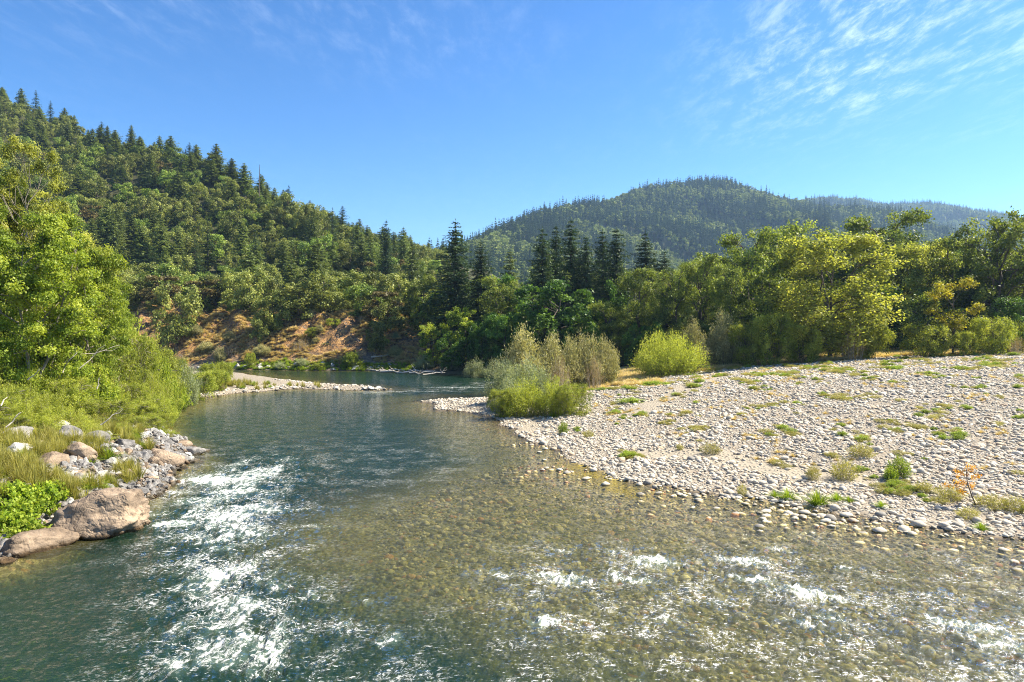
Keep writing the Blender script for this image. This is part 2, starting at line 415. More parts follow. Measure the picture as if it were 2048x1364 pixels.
me = raw_mesh('ground', V, Q, M_ground, True, dict(zone_a=A1, zone_b=A2, algae=algae))
g = mkobj('ground', me); tag(g, kind='structure')

# ------------------------------------------------------------------ the river surface
X, Y, Q, na = polar(3.0, 300, 640, 760, 40, 42)
Z, zn = land(X, Y)
dep = np.clip(-Z, 0.0, None)
FOAM = [  # pixel, row, half length m (along flow), half width, strength, flow heading
    (430, 962, 2.6, 1.5, 1.0), (470, 985, 1.8, 1.0, .8), (360, 985, 1.6, .9, .55), (400, 1005, 1.5, .8, .7), (500, 1020, 2.2, .7, .8), (455, 1038, 1.3, 1.1, 1.05),
    (350, 1052, 1.2, .8, .85), (300, 1030, 1.5, .5, .5), (390, 1075, 1.2, .8, .6), (500, 1070, 1.6, .5, .7), (580, 1020, 1.6, .4, .5), (265, 1045, .8, .5, .5), (620, 1055, 1, .4, .4),
    (540, 910, .8, .3, .5), (500, 945, .7, .4, .5), (600, 960, .8, .25, .35), (445, 1155, 1.0, .7, .95), (490, 1150, .8, .4, .75), (540, 1180, .8, .35, .6), (480, 1215, 1.0, .6, .9),
    (430, 1215, 1.0, .4, .7), (440, 1260, .9, .5, .65), (560, 1270, 1.2, .3, .8), (530, 1310, 1.1, .35, .85), (400, 1300, 1.2, .4, .6), (350, 1340, 1.0, .4, .6), (620, 1195, .4, .2, .6),
    (680, 1255, .5, .25, .55), (780, 1290, .7, .25, .6), (740, 1205, .5, .2, .5), (1090, 1252, .5, .3, .95), (1120, 1160, 1.0, .55, .85), (1000, 1150, .8, .3, .5), (1060, 1185, .7, .25, .5), (1130, 1105, .8, .25, .5),
    (1310, 1130, 1.1, .45, 1.0), (1260, 1160, .9, .35, .8), (1230, 1105, .8, .3, .55), (1490, 1128, .9, .5, .95), (1500, 1160, .9, .35, .8), (1620, 1195, 1.3, .5, 1.0), (1570, 1105, .7, .25, .6), (1650, 1240, .8, .3, .7),
    (1700, 1140, .3, .2, .6), (1940, 1260, 1.2, .45, .8), (2010, 1300, .9, .45, .8), (1600, 1250, .8, .25, .55), (1450, 1215, .6, .25, .5), (1330, 1250, .6, .25, .45), (1850, 1190, .8, .25, .5), (560, 1130, .5, .2, .4),
    (830, 783, 6.0, .5, .6), (930, 775, 8.0, 1.2, .55), (745, 785, 2.5, .5, .6), (350, 905, 2.0, .5, .35), (640, 880, 2, .4, .3), (560, 895, 1.5, .3, .35), (420, 925, 1.5, .4, .35)]
foam = np.zeros(X.shape); rough = np.zeros(X.shape)
ux, uy = -0.05, -1.0
for f in FOAM:
    fx, fy = WP(f[0], f[1]); hl, hw, s = f[2:5]
    if f[1] < 860: ax, ay = (1, 0.0)          # the far riffle lies across the view
    elif f[0] > 900: ax, ay = (0.87, -0.5)    # shallow side spills over ledges obliquely
    else: ax, ay = (0.75, -0.1) if f[1] < 1100 else (0.35, -0.94)
    n = math.hypot(ax, ay); ax /= n; ay /= n
    dx, dy = X - fx, Y - fy
    dx = dx + 0.35 * pn(X / 0.9, Y / 0.9, 90); dy = dy + 0.35 * pn(X / 0.9, Y / 0.9, 91)
    a = dx * ax + dy * ay; b = -dx * ay + dy * ax
    foam = np.maximum(foam, 0.85 * s * np.exp(-(a / (hl * 1.15)) ** 2 - (b / (hw * 1.2)) ** 2))
    rough = np.maximum(rough, s * np.exp(-(a / (hl * 2.2)) ** 2 - (b / (hw * 3)) ** 2))
near = sst(Y, 75, 25)
lively = np.clip(np.exp(-(dist_line(X, Y, [WP(470, 950), WP(440, 1080), WP(470, 1220), WP(500, 1364)]) / 3.0) ** 2) + 0.6 * sst(X, -3, 2) * sst(Y, 33, 25) + 0.3 * sst(X, -6, -2) * sst(Y, 24, 20)  # right shallows term spreads foam together with painted sun glitter
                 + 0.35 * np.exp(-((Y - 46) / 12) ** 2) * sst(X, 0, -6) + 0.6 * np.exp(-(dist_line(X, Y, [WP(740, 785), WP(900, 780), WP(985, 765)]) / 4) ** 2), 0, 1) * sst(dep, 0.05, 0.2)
rapid = np.exp(-(dist_line(X, Y, [WP(520, 930), WP(440, 1020), WP(450, 1180), WP(450, 1300), WP(440, 1400)]) / np.interp(Y, [15, 26, 36], [1.7, 2.3, 3.4])) ** 2)
foam = np.maximum(foam, 0.54 * rapid * sst(fbm(X / 1.5, Y / 3.0, 3, 606), -0.25, 0.3))
rough = np.maximum(rough, 0.8 * rapid)
amp = (0.014 + 0.12 * rough + 0.012 * lively) * (0.35 + 0.65 * near) * sst(dep, 0.0, 0.25)
fl = pn(X / 3.0, Y / 5.0, 12)
w = 0.8 * fbm(X / 2.4, Y / 1.6, 2, 101) + 0.6 * (1 - 2 * np.abs(fbm((X + fl) / 0.8, (Y + fl) / 0.55, 3, 111)))
w2 = 1 - 2 * np.abs(fbm(X / 0.42 + fl, Y / 0.3, 2, 121))
wz = amp * (w * 1.3 + 0.35 * w2 * sst(Y, 45, 25)) + 0.05 * foam * (0.4 + w2)
shal = (1 - sst(dep, 0.25, 1.1)) * near
tr = np.stack([np.exp(-dep * 0.34), np.exp(-dep * 0.20), np.exp(-dep * 0.50), np.ones_like(X)], -1)
body = 1 - np.exp(-(dep * 0.60) ** 1.9) + 0.22 * sst(dep, 0.05, 0.3) * np.exp(-(dep * 0.60) ** 1.9)
t = NT('river_water')
P = t.pos()
Pw = t.mapping(P, (1.0, 1.5, 1.0), (0, 0, radians(-12)))
r1 = t.noise(1.6, 4, Pw, 0.6, 0.4); r2 = t.noise(6.5, 4, Pw, 0.6, 0.3); r3 = t.noise(24.0, 2, Pw, 0.6)
bA = t.bump(r1, 0.13, 1.0); bB = t.bump(r2, 0.042, 1.0, bA); bC = t.bump(r3, 0.010, 1.0, bB)
tr_ = t.node('BsdfTransparent'); t.l.new(t.attr('tint_through', 'Color'), tr_.inputs[0])
df_ = t.node('BsdfDiffuse'); df_.inputs[0].default_value = (0.008, 0.026, 0.015, 1)
t.l.new(t.mix(t.step(t.attr('murk'), 0.15, 0.6), (0.15, 0.135, 0.05), (0.008, 0.026, 0.015)), df_.inputs[0])
bodysh = t.mixsh(t.attr('murk'), tr_.outputs[0], df_.outputs[0])
gl = t.node('BsdfGlossy'); gl.inputs['Roughness'].default_value = 0.06; gl.inputs[0].default_value = (0.95, 0.97, 1, 1); t.l.new(bC, gl.inputs['Normal'])
fr = t.node('Fresnel'); fr.inputs[0].default_value = 1.33; t.l.new(bC, fr.inputs['Normal'])
sh = t.mixsh(fr.outputs[0], bodysh, gl.outputs[0])
# broken white water
fa = t.attr('foam')
Pf = t.mapping(t.mapping(P, (1, 1, 1), (0, 0, radians(24))), (1.0, 0.42, 1))
fn = t.noise(3.6, 8, Pf, 0.74, 1.0)
fst = t.noise(7.0, 6, t.mapping(t.mapping(P, (1, 1, 1), (0, 0, radians(26))), (1.0, 0.16, 1)), 0.7, 0.5)
fn2 = t.noise(10, 5, P, 0.7, 0.6)
fm = t.math('ADD', t.math('ADD', fa, t.math('MULTIPLY', t.math('SUBTRACT', fn, 0.5), 3.4)), t.math('MULTIPLY', t.math('SUBTRACT', fn2, 0.5), 1.2))
gate = t.step(fa, 0.05, 0.3)
fm0 = fm
fm = t.math('MULTIPLY', t.step(fm, 0.42, 1.05), gate)
# thin lace and crest foam; crests in the right shallows also painted sun glitter
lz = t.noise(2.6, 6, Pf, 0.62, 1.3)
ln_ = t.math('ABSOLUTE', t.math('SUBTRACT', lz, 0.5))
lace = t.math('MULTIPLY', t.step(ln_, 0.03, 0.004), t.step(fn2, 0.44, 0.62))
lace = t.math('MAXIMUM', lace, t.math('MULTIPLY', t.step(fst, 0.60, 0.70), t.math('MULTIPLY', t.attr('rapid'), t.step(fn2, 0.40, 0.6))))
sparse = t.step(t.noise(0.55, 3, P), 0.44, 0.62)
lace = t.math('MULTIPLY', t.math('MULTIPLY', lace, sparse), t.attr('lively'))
crest_glint = t.math('MULTIPLY', t.step(t.math('ADD', t.noise(3.6, 6, t.mapping(P, (1, 2.2, 1), (0, 0, radians(-25))), 0.72), t.math('MULTIPLY', sparse, 0.06)), 0.595, 0.70), t.attr('lively'))
fm = t.math('MAXIMUM', fm, t.math('MAXIMUM', lace, crest_glint))
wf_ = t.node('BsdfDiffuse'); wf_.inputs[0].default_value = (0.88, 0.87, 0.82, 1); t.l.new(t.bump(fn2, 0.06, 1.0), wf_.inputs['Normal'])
aer = t.node('BsdfDiffuse'); aer.inputs[0].default_value = (0.20, 0.29, 0.24, 1)
sh = t.mixsh(t.math('MULTIPLY', t.step(fa, 0.1, 0.9), 0.3), sh, aer.outputs[0])
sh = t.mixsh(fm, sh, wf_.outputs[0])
M_water = t.done(sh)
# keep only the part of the sheet near the river
keep = (zn['ins'] | (np.minimum(np.minimum(zn['dr'], zn['dl']), np.minimum(zn['ds'], zn['df'])) < 2.5))
Q = Q[keep[Q].any(1)]
used = np.unique(Q); remap = np.full(len(X), -1); remap[used] = np.arange(len(used))
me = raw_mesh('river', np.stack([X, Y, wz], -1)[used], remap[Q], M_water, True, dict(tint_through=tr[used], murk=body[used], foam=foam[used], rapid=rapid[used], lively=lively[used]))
rv = mkobj('river', me); tag(rv, kind='structure')

# ------------------------------------------------------------------ plant building blocks
def unit(v): return v / (np.linalg.norm(v, axis=-1, keepdims=True) + 1e-9)
def rdir(rng, n): return unit(rng.normal(size=(n, 3)))
def leaf_quads(c, nrm, ax, L, Wd, tint):
    ax = unit(ax - nrm * (ax * nrm).sum(1, keepdims=True)); sd_ = np.cross(nrm, ax)
    L = np.broadcast_to(L, (len(c),))[:, None]; Wd = np.broadcast_to(Wd, (len(c),))[:, None]
    v = np.stack([c - ax * L / 2, c + sd_ * Wd / 2 - ax * L * 0.06, c + ax * L / 2, c - sd_ * Wd / 2 - ax * L * 0.06], 1).reshape(-1, 3)
    f = np.arange(len(v)).reshape(-1, 4)
    return v, f, np.repeat(tint, 4)
def merge(parts):
    V, Fs, T, o = [], [], [], 0
    for v, f, tt in parts:
        V.append(v); Fs.append(f + o); T.append(tt); o += len(v)
    return np.concatenate(V), np.concatenate(Fs), np.concatenate(T)
def tube(pts, rad, k=6):
    pts = np.asarray(pts, float); rad = np.asarray(rad, float); n = len(pts)
    d = np.gradient(pts, axis=0); d = unit(d)
    ref = np.where(np.abs(d[:, 2:3]) < 0.9, np.array([[0, 0, 1.0]]), np.array([[1.0, 0, 0]]))
    a = unit(np.cross(d, ref)); b = np.cross(d, a)
    th = np.arange(k) / k * 2 * pi
    ring = pts[:, None] + rad[:, None, None] * (a[:, None] * np.cos(th)[None, :, None] + b[:, None] * np.sin(th)[None, :, None])
    v = ring.reshape(-1, 3)
    i, j = np.meshgrid(np.arange(n - 1), np.arange(k), indexing='ij'); j2 = (j + 1) % k
    f = np.stack([i * k + j, i * k + j2, (i + 1) * k + j2, (i + 1) * k + j], -1).reshape(-1, 4)
    return v, f, np.zeros(len(v))
def curve(rng, a, b, n=5, wob=0.06, sag=0.0):
    a = np.array(a, float); b = np.array(b, float); L = np.linalg.norm(b - a)
    t_ = np.linspace(0, 1, n)[:, None]
    p = a + (b - a) * t_ + rng.normal(size=(n, 3)) * wob * L * np.sin(t_ * pi)
    p[:, 2] += sag * L * (np.sin(t_[:, 0] * pi)); return p

def clump_leaves(rng, cen, rad, npc, L, Wd, flat=0.75, outw=0.7, up=0.35, rand=0.8, tv=0.22, shell=0.5):
    n = len(cen) * npc; idx = np.repeat(np.arange(len(cen)), npc)
    d = rdir(rng, n); rf = shell + (1 - shell) * rng.random(n)
    rf = rf * (1 + 0.18 * rng.normal(size=n))
    p = cen[idx] + d * np.array([1, 1, flat]) * (rad[idx] * rf)[:, None]
    nr = unit(outw * d + np.array([0, 0, up]) + rand * rdir(rng, n))
    ct = rng.normal(0.5, tv, len(cen))
    ti = np.clip(ct[idx] + rng.normal(0, 0.16, n), 0, 1)
    ax = rdir(rng, n) + np.array([0, 0, -0.25])
    s = rng.uniform(0.65, 1.3, n)
    return leaf_quads(p, nr, ax, L * s, Wd * s, ti)

def broadleaf(seed, H=14, R=5, base=0.22, limbs=8, subs=7, npc=70, L=0.4, Wd=0.26, crad=1.1, flat=0.75, lean=0.0, shape=1.0, low=0.0, tr=0.22, stems=1, shell=0.45, top=0.75):
    """trunk mesh data and crown mesh data; limbs run to clumps of leaves spread through the crown"""
    rng = rs(seed); wood = []; cen = []
    zc = H * (base + (1 - base) * 0.5); hz = H * (1 - base) * 0.5
    for s in range(stems):
        off = np.array([rng.normal() * 0.35 * (stems > 1), rng.normal() * 0.35 * (stems > 1), 0])
        tip = np.array([lean + rng.normal() * R * (0.1 + 0.25 * (stems > 1)), rng.normal() * R * (0.1 + 0.25 * (stems > 1)), H * rng.uniform(top - .07, top + .07)])
        tk = curve(rng, off, tip, 8, 0.025)
        tk[0, 2] = -0.6
        wood.append(tube(tk, np.linspace(tr, tr * 0.25, 8) * (1.0 if stems == 1 else 0.7), 8))
        nl = max(3, limbs // stems)
        for k in range(nl):
            u = (k + rng.random()) / nl
            st = base * 0.8 + (0.96 - base * 0.8) * u; st = min(st, 0.97)
            q = st * 7; i = int(q); p0 = tk[i] + (tk[min(i + 1, 7)] - tk[i]) * (q - i)
            az = k * 2.4 + rng.random() * 0.9 + s
            zt = (p0[2] + H * rng.uniform(0.02, 0.2) * (0.6 + u))
            zt = min(zt, H * 0.93)
            prof = max(0.12, 1 - abs((zt - zc) / (hz * 1.05)) ** (2.0 * shape)) ** 0.5
            rr = R * prof * rng.uniform(0.4, 0.72)
            p1 = np.array([p0[0] * 0.5 + cos(az) * rr, p0[1] * 0.5 + sin(az) * rr, zt])
            c = curve(rng, p0, p1, 5, 0.06, 0.03)
            r0 = tr * (0.55 - 0.3 * u)
            wood.append(tube(c, np.linspace(r0, r0 * 0.35, 5), 5))
            cen.append(p1)
            for m in range(subs):
                o = rdir(rng, 1)[0] * np.array([1, 1, 0.85]) * R * rng.uniform(0.22, 0.5)
                p2 = p1 + o + np.array([cos(az), sin(az), 0.25]) * R * 0.16
                zmax = H * rng.uniform(0.93, 1.0) - crad * 0.6; p2[2] = min(p2[2], zmax); p2[2] = max(p2[2], H * base * rng.uniform(0.6, 1.2) * (1 - low) + 0.3)
                pr = max(0.1, 1 - abs((p2[2] - zc) / (hz * 1.08)) ** (2.0 * shape)) ** 0.5 * R
                rxy = math.hypot(p2[0], p2[1])
                if rxy > pr: p2[:2] *= pr * rng.uniform(0.85, 1.05) / rxy
                j = rng.integers(2, 5)
                wood.append(tube(curve(rng, c[j], p2, 4, 0.07), np.linspace(r0 * 0.35, 0.02, 4), 4))
                cen.append(p2)
    cen = np.array(cen); rad = crad * rng.uniform(0.6, 1.25, len(cen))
    lv = clump_leaves(rng, cen, rad, npc, L, Wd, flat, shell=shell)
    return merge(wood), lv

def conifer(seed, H=25, R=4.2, whorls=38, nb=6, sp=8, base=0.08, L=0.9, Wd=0.3, power=0.85, gap=0.0, droop=0.22, tr=0.3, ragged=0.25):
    rng = rs(seed); parts = []; wood = [tube([[0, 0, -1], [0.05, 0, H * .3], [0, .05, H * .65], [0, 0, H * .99]], [tr, tr * .75, tr * .42, 0.03], 7)]
    cc, nn, aa, LL, WW, TT = [], [], [], [], [], []
    for i in range(whorls):
        t_ = base + (1 - base) * ((i + rng.random() * 0.8) / whorls)
        if t_ > 0.992: t_ = 0.992
        z = H * t_; k = nb if t_ < .9 else 4
        az0 = rng.random() * 6.28
        full = (1 - t_) ** power
        low = min(1, (t_ - base * 0.5) / 0.12 + 0.45)
        for b in range(k):
            if rng.random() < gap: continue
            az = az0 + b * 6.28 / k + rng.normal() * 0.25
            bl = R * full * low * (1 + ragged * rng.normal()) + 0.25; bl = max(0.2, bl)
            ns = max(3, int(sp * bl / R + 2))
            s = (np.arange(ns) + rng.random(ns)) / ns * 0.92 + 0.08
            rise = 0.28 * (t_ - 0.35)
            zz_ = z + bl * (rise * s - droop * s * s + 0.10 * s ** 4)
            px_ = cos(az) * bl * s; py_ = sin(az) * bl * s
            wdth = 0.42 * bl * (1 - 0.65 * s) * 0.6
            for side in (-1, 0, 1):
                c = np.stack([px_ - sin(az) * wdth * side * rng.uniform(.5, 1, ns), py_ + cos(az) * wdth * side * rng.uniform(.5, 1, ns), zz_ - 0.10 * abs(side) * bl * 0.4 + rng.normal(size=ns) * 0.06 * bl], -1)
                a = np.tile(np.array([[cos(az) - sin(az) * side * 0.8, sin(az) + cos(az) * side * 0.8, -0.25]]), (ns, 1)) + rng.normal(size=(ns, 3)) * 0.25
                n_ = np.array([[0.15 * cos(az), 0.15 * sin(az), 1.0]]) + rng.normal(size=(ns, 3)) * 0.55
                cc.append(c); aa.append(a); nn.append(unit(n_)); sc = (0.55 + 0.55 * (1 - t_)) * rng.uniform(0.7, 1.25, ns)
                LL.append(L * sc); WW.append(Wd * sc); TT.append(np.clip(rng.normal(0.3 + 0.4 * s, 0.18), 0, 1))
            if bl > 1.2 and i % 2 == 0:
                wood.append(tube([[0, 0, z], [px_[-1] * .5, py_[-1] * .5, zz_[ns // 2]], [px_[-1], py_[-1], zz_[-1]]], [0.06, 0.035, 0.01], 3))
    tipc = np.array([[0, 0, H * (0.985 + 0.01 * q)] for q in range(4)])
    cc.append(tipc); aa.append(np.tile([[0.1, 0, 1.0]], (4, 1))); nn.append(unit(rng.normal(size=(4, 3)) * [1, 1, 0.1])); LL.append(np.full(4, L * 0.7)); WW.append(np.full(4, Wd * .5)); TT.append(np.full(4, .6))
    lv = leaf_quads(np.concatenate(cc), np.concatenate(nn), np.concatenate(aa), np.concatenate(LL), np.concatenate(WW), np.concatenate(TT))
    return merge(wood), lv

def shrub(seed, H=3.5, R=2.2, stems=60, per=45, L=0.16, Wd=0.045, spread=0.9, droop=0.25, start=0.06, woody=True, fan=0.5, spr_=0.13, rag=0.0):
    rng = rs(seed); wood = []; cc, nn, aa, TT, LL = [], [], [], [], []
    for s in range(stems):
        az = rng.random() * 6.28; q = rng.random() ** 0.5
        base = np.array([cos(az) * R * 0.6 * q, sin(az) * R * 0.6 * q, -0.1])
        out = spread * q * R * rng.uniform(0.7, 1.1)
        hh = H * (1 - 0.68 * q ** 2.6) * rng.uniform(0.72 - rag, 1.05)
        tip = np.array([cos(az) * out, sin(az) * out, hh]) + np.array([rng.normal() * .1 * R, rng.normal() * .1 * R, 0])
        n = 7; u = np.linspace(0, 1, n)
        p = base + (tip - base) * u[:, None]; p[:, 2] += droop * H * 0.5 * np.sin(u * pi) ; p[:, :2] += rng.normal(size=2) * 0.05 * R * np.sin(u * pi)[:, None]
        if woody and s % 2 == 0: wood.append(tube(p[::2], np.linspace(0.022, 0.005, 4) * (H / 3.0), 3))
        st = start * rng.uniform(.5, 1.6)
        uu = st + (1.03 - st) * rng.random(per); k = uu * (n - 1); i = np.clip(k.astype(int), 0, n - 2)
        c = p[i] + (p[i + 1] - p[i]) * (k - i)[:, None]
        d = unit(p[i + 1] - p[i])
        side = rdir(rng, per); a = unit(d * 0.9 + side * fan + np.array([0, 0, 0.15]))
        spr = R * spr_ * rng.random(per)[:, None]
        cc.append(c + side * spr + a * L * 0.4); aa.append(a); nn.append(rdir(rng, per)); LL.append(L * rng.uniform(.6, 1.3, per))
        TT.append(np.clip(rng.normal(0.25 + 0.5 * uu, 0.16) + rng.normal() * 0.12, 0, 1))
    LL = np.concatenate(LL)
    lv = leaf_quads(np.concatenate(cc), np.concatenate(nn), np.concatenate(aa), LL, LL * (Wd / L), np.concatenate(TT))
    return (merge(wood) if wood else None), lv

def tuft(seed, H=0.5, R=0.35, blades=120, wd=0.012, seg=3, droop=0.5):
    rng = rs(seed); V, Fq, T = [], [], []
    o = 0
    for b in range(blades):
        az = rng.random() * 6.28; q = rng.random(); base = np.array([cos(az), sin(az), 0]) * R * 0.35 * q
        out = np.array([cos(az + rng.normal() * .4), sin(az + rng.normal() * .4), 0]); h = H * rng.uniform(.6, 1.1) * (1 - 0.3 * q)
        u = np.linspace(0, 1, seg + 1); reach = R * (0.2 + 0.8 * q) * rng.uniform(.6, 1.1)
        p = base + out * (reach * u ** 1.6)[:, None]; p[:, 2] = h * (u - droop * q * u ** 3) - 0.03
        sdv = np.array([-out[1], out[0], 0]) + rng.normal(size=3) * 0.3
        w_ = wd * (1 - u * 0.9)
        v = np.stack([p - sdv * w_[:, None], p + sdv * w_[:, None]], 1).reshape(-1, 3)
        V.append(v); T.append(np.clip(np.repeat(0.2 + 0.6 * u, 2) + rng.normal() * 0.15, 0, 1))
        for i in range(seg): Fq.append([o + 2 * i, o + 2 * i + 1, o + 2 * i + 3, o + 2 * i + 2])
        o += len(v)
    return np.concatenate(V), np.array(Fq), np.concatenate(T)

def ico(sub):
    bm = bmesh.new(); bmesh.ops.create_icosphere(bm, subdivisions=sub, radius=1.0)
    v = np.array([x.co[:] for x in bm.verts]); f = np.array([[q.index for q in p.verts] for p in bm.faces]); bm.free(); return v, f
ICO = {k: ico(k) for k in (2, 3, 4, 5)}
def rock_mesh(name, seed, sub=3, cuts=9, noise=0.08, scale=(1, 1, 0.6), mat=None, smooth=True, freq=2.2, tight=0.75):
    rng = rs(seed); v, f = ICO[sub]; v = v.copy()
    n = rdir(rng, cuts); d = rng.uniform(tight - 0.15, tight + 0.15, cuts)
    lim = np.full(len(v), 1.0)
    for a, b in zip(n, d):
        dt = v @ a; lim = np.minimum(lim, np.where(dt > 1e-3, b / np.maximum(dt, 1e-3), 9))
    v = v * lim[:, None]
    off = Vector(rng.uniform(-50, 50, 3))
    ns = np.array([mnoise.fractal(Vector(p) * freq + off, 0.9, 2.1, 4) for p in v])
    v = v * (1 + noise * ns)[:, None] * np.array(scale)
    return raw_mesh(name, v, f, mat, smooth)

# ---- instancing of what nobody could count
def scatter(name, pts, rotz, scl, idx, protos, label=None, tilt=None, flat_scale=None):
    me = bpy.data.meshes.new(name); n = len(pts)
    me.vertices.add(n); me.vertices.foreach_set('co', np.asarray(pts, np.float32).ravel())
    rot = np.zeros((n, 3), np.float32); rot[:, 2] = rotz
    if tilt is not None: rot[:, :2] = tilt
    a = me.attributes.new('i_rot', 'FLOAT_VECTOR', 'POINT'); a.data.foreach_set('vector', rot.ravel())
    sc = np.asarray(scl, np.float32)
    if sc.ndim == 1: sc = np.repeat(sc[:, None], 3, 1)
    a = me.attributes.new('i_scl', 'FLOAT_VECTOR', 'POINT'); a.data.foreach_set('vector', np.ascontiguousarray(sc).ravel())
    a = me.attributes.new('i_idx', 'INT', 'POINT'); a.data.foreach_set('value', np.asarray(idx, np.int32))
    o = mkobj(name, me); tag(o, label, kind='stuff')
    col = bpy.data.collections.new(name + '_pieces')
    for k, m in enumerate(protos):
        po = bpy.data.objects.new('piece_%02d' % k, m); col.objects.link(po)
    ng = bpy.data.node_groups.new(name, 'GeometryNodeTree')
    ng.interface.new_socket('Geometry', in_out='INPUT', socket_type='NodeSocketGeometry')
    ng.interface.new_socket('Geometry', in_out='OUTPUT', socket_type='NodeSocketGeometry')
    N = ng.nodes; Lk = ng.links
    gi = N.new('NodeGroupInput'); go = N.new('NodeGroupOutput'); ip = N.new('GeometryNodeInstanceOnPoints')
    ci = N.new('GeometryNodeCollectionInfo'); ci.inputs['Collection'].default_value = col
    ci.inputs['Separate Children'].default_value = True; ci.inputs['Reset Children'].default_value = True
    ip.inputs['Pick Instance'].default_value = True
    def na_(nm, ty):
        q = N.new('GeometryNodeInputNamedAttribute'); q.data_type = ty; q.inputs['Name'].default_value = nm
        return next(s for s in q.outputs if s.enabled and s.name == 'Attribute')
    Lk.new(gi.outputs[0], ip.inputs['Points']); Lk.new(ci.outputs[0], ip.inputs['Instance'])
    Lk.new(na_('i_idx', 'INT'), ip.inputs['Instance Index'])
    er = N.new('FunctionNodeEulerToRotation'); Lk.new(na_('i_rot', 'FLOAT_VECTOR'), er.inputs[0]); Lk.new(er.outputs[0], ip.inputs['Rotation'])
    Lk.new(na_('i_scl', 'FLOAT_VECTOR'), ip.inputs['Scale'])
    Lk.new(ip.outputs[0], go.inputs[0])
    md = o.modifiers.new('scatter', 'NODES'); md.node_group = ng
    return o

# ------------------------------------------------------------------ materials
M_bark = bark('bark', (0.05, 0.04, 0.03), (0.15, 0.125, 0.10))
M_barkpale = bark('bark_pale', (0.14, 0.12, 0.09), (0.32, 0.28, 0.22))
M_dead = bark('dead_wood', (0.30, 0.26, 0.21), (0.58, 0.52, 0.44))
F_oak = foliage('oak_leaves', (0.075, 0.10, 0.022), (0.185, 0.215, 0.048), (0.36, 0.37, 0.10), 0.25, 0.7)
F_madr = foliage('madrone_leaves', (0.07, 0.12, 0.02), (0.175, 0.25, 0.042), (0.33, 0.39, 0.085), 0.25, 0.7)
F_brown = foliage('bronze_leaves', (0.07, 0.07, 0.025), (0.14, 0.12, 0.04), (0.21, 0.15, 0.06), 0.3)
F_fir = foliage('fir_needles', (0.055, 0.085, 0.026), (0.115, 0.155, 0.045), (0.21, 0.245, 0.07), 0.3, 0.6, spec=0.2)
F_firdark = foliage('dark_fir_needles', (0.018, 0.038, 0.018), (0.042, 0.075, 0.030), (0.085, 0.125, 0.042), 0.25, spec=0.2)
F_firfar = foliage('far_needles', (0.025, 0.055, 0.025), (0.045, 0.085, 0.035), (0.08, 0.13, 0.05), 0.2, spec=0.15)
F_leaffar = foliage('far_leaves', (0.10, 0.15, 0.035), (0.20, 0.25, 0.06), (0.34, 0.36, 0.10), 0.25, spec=0.15)
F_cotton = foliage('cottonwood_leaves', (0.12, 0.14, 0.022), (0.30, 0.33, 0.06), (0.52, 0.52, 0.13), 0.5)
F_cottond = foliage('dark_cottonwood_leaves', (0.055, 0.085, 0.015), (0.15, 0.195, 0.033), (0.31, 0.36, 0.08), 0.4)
F_yellow = foliage('yellow_leaves', (0.13, 0.14, 0.015), (0.28, 0.27, 0.025), (0.45, 0.38, 0.04), 0.4)
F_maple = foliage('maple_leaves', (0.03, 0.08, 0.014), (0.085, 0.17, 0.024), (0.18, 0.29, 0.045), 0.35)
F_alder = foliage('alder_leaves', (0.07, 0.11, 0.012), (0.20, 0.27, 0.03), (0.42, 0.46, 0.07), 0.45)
F_willow = foliage('willow_leaves', (0.13, 0.17, 0.02), (0.27, 0.31, 0.04), (0.44, 0.46, 0.09), 0.42)
F_grey = foliage('grey_willow_leaves', (0.14, 0.14, 0.05), (0.29, 0.28, 0.12), (0.46, 0.42, 0.22), 0.3)
F_silver = foliage('silver_willow_leaves', (0.11, 0.14, 0.065), (0.22, 0.26, 0.13), (0.36, 0.38, 0.22), 0.3)
F_tan = foliage('tan_twigs', (0.18, 0.13, 0.06), (0.30, 0.22, 0.11), (0.42, 0.33, 0.18), 0.2)
F_grass = foliage('grass_blades', (0.07, 0.14, 0.012), (0.19, 0.28, 0.025), (0.38, 0.44, 0.06), 0.4)
F_weed = foliage('weed_leaves', (0.14, 0.15, 0.035), (0.28, 0.265, 0.06), (0.42, 0.38, 0.12), 0.35)
F_gold = foliage('dry_grass_blades', (0.38, 0.26, 0.11), (0.52, 0.40, 0.20), (0.64, 0.54, 0.31), 0.3)
F_orange = foliage('orange_leaves', (0.55, 0.22, 0.01), (0.75, 0.38, 0.02), (0.85, 0.55, 0.05), 0.4)
M_rockgrey = rockmat('grey_rock', (0.12, 0.115, 0.11), (0.23, 0.215, 0.20), (0.36, 0.33, 0.30), 1.0, (0.44, 0.40, 0.35))
M_rocktan = rockmat('tan_boulder', (0.12, 0.088, 0.062), (0.27, 0.20, 0.14), (0.42, 0.31, 0.21), 0.9, (0.50, 0.40, 0.30), 0.14)
M_rockpale = rockmat('pale_rock', (0.30, 0.285, 0.26), (0.44, 0.42, 0.38), (0.56, 0.53, 0.48), 1.0, (0.6, 0.57, 0.52))
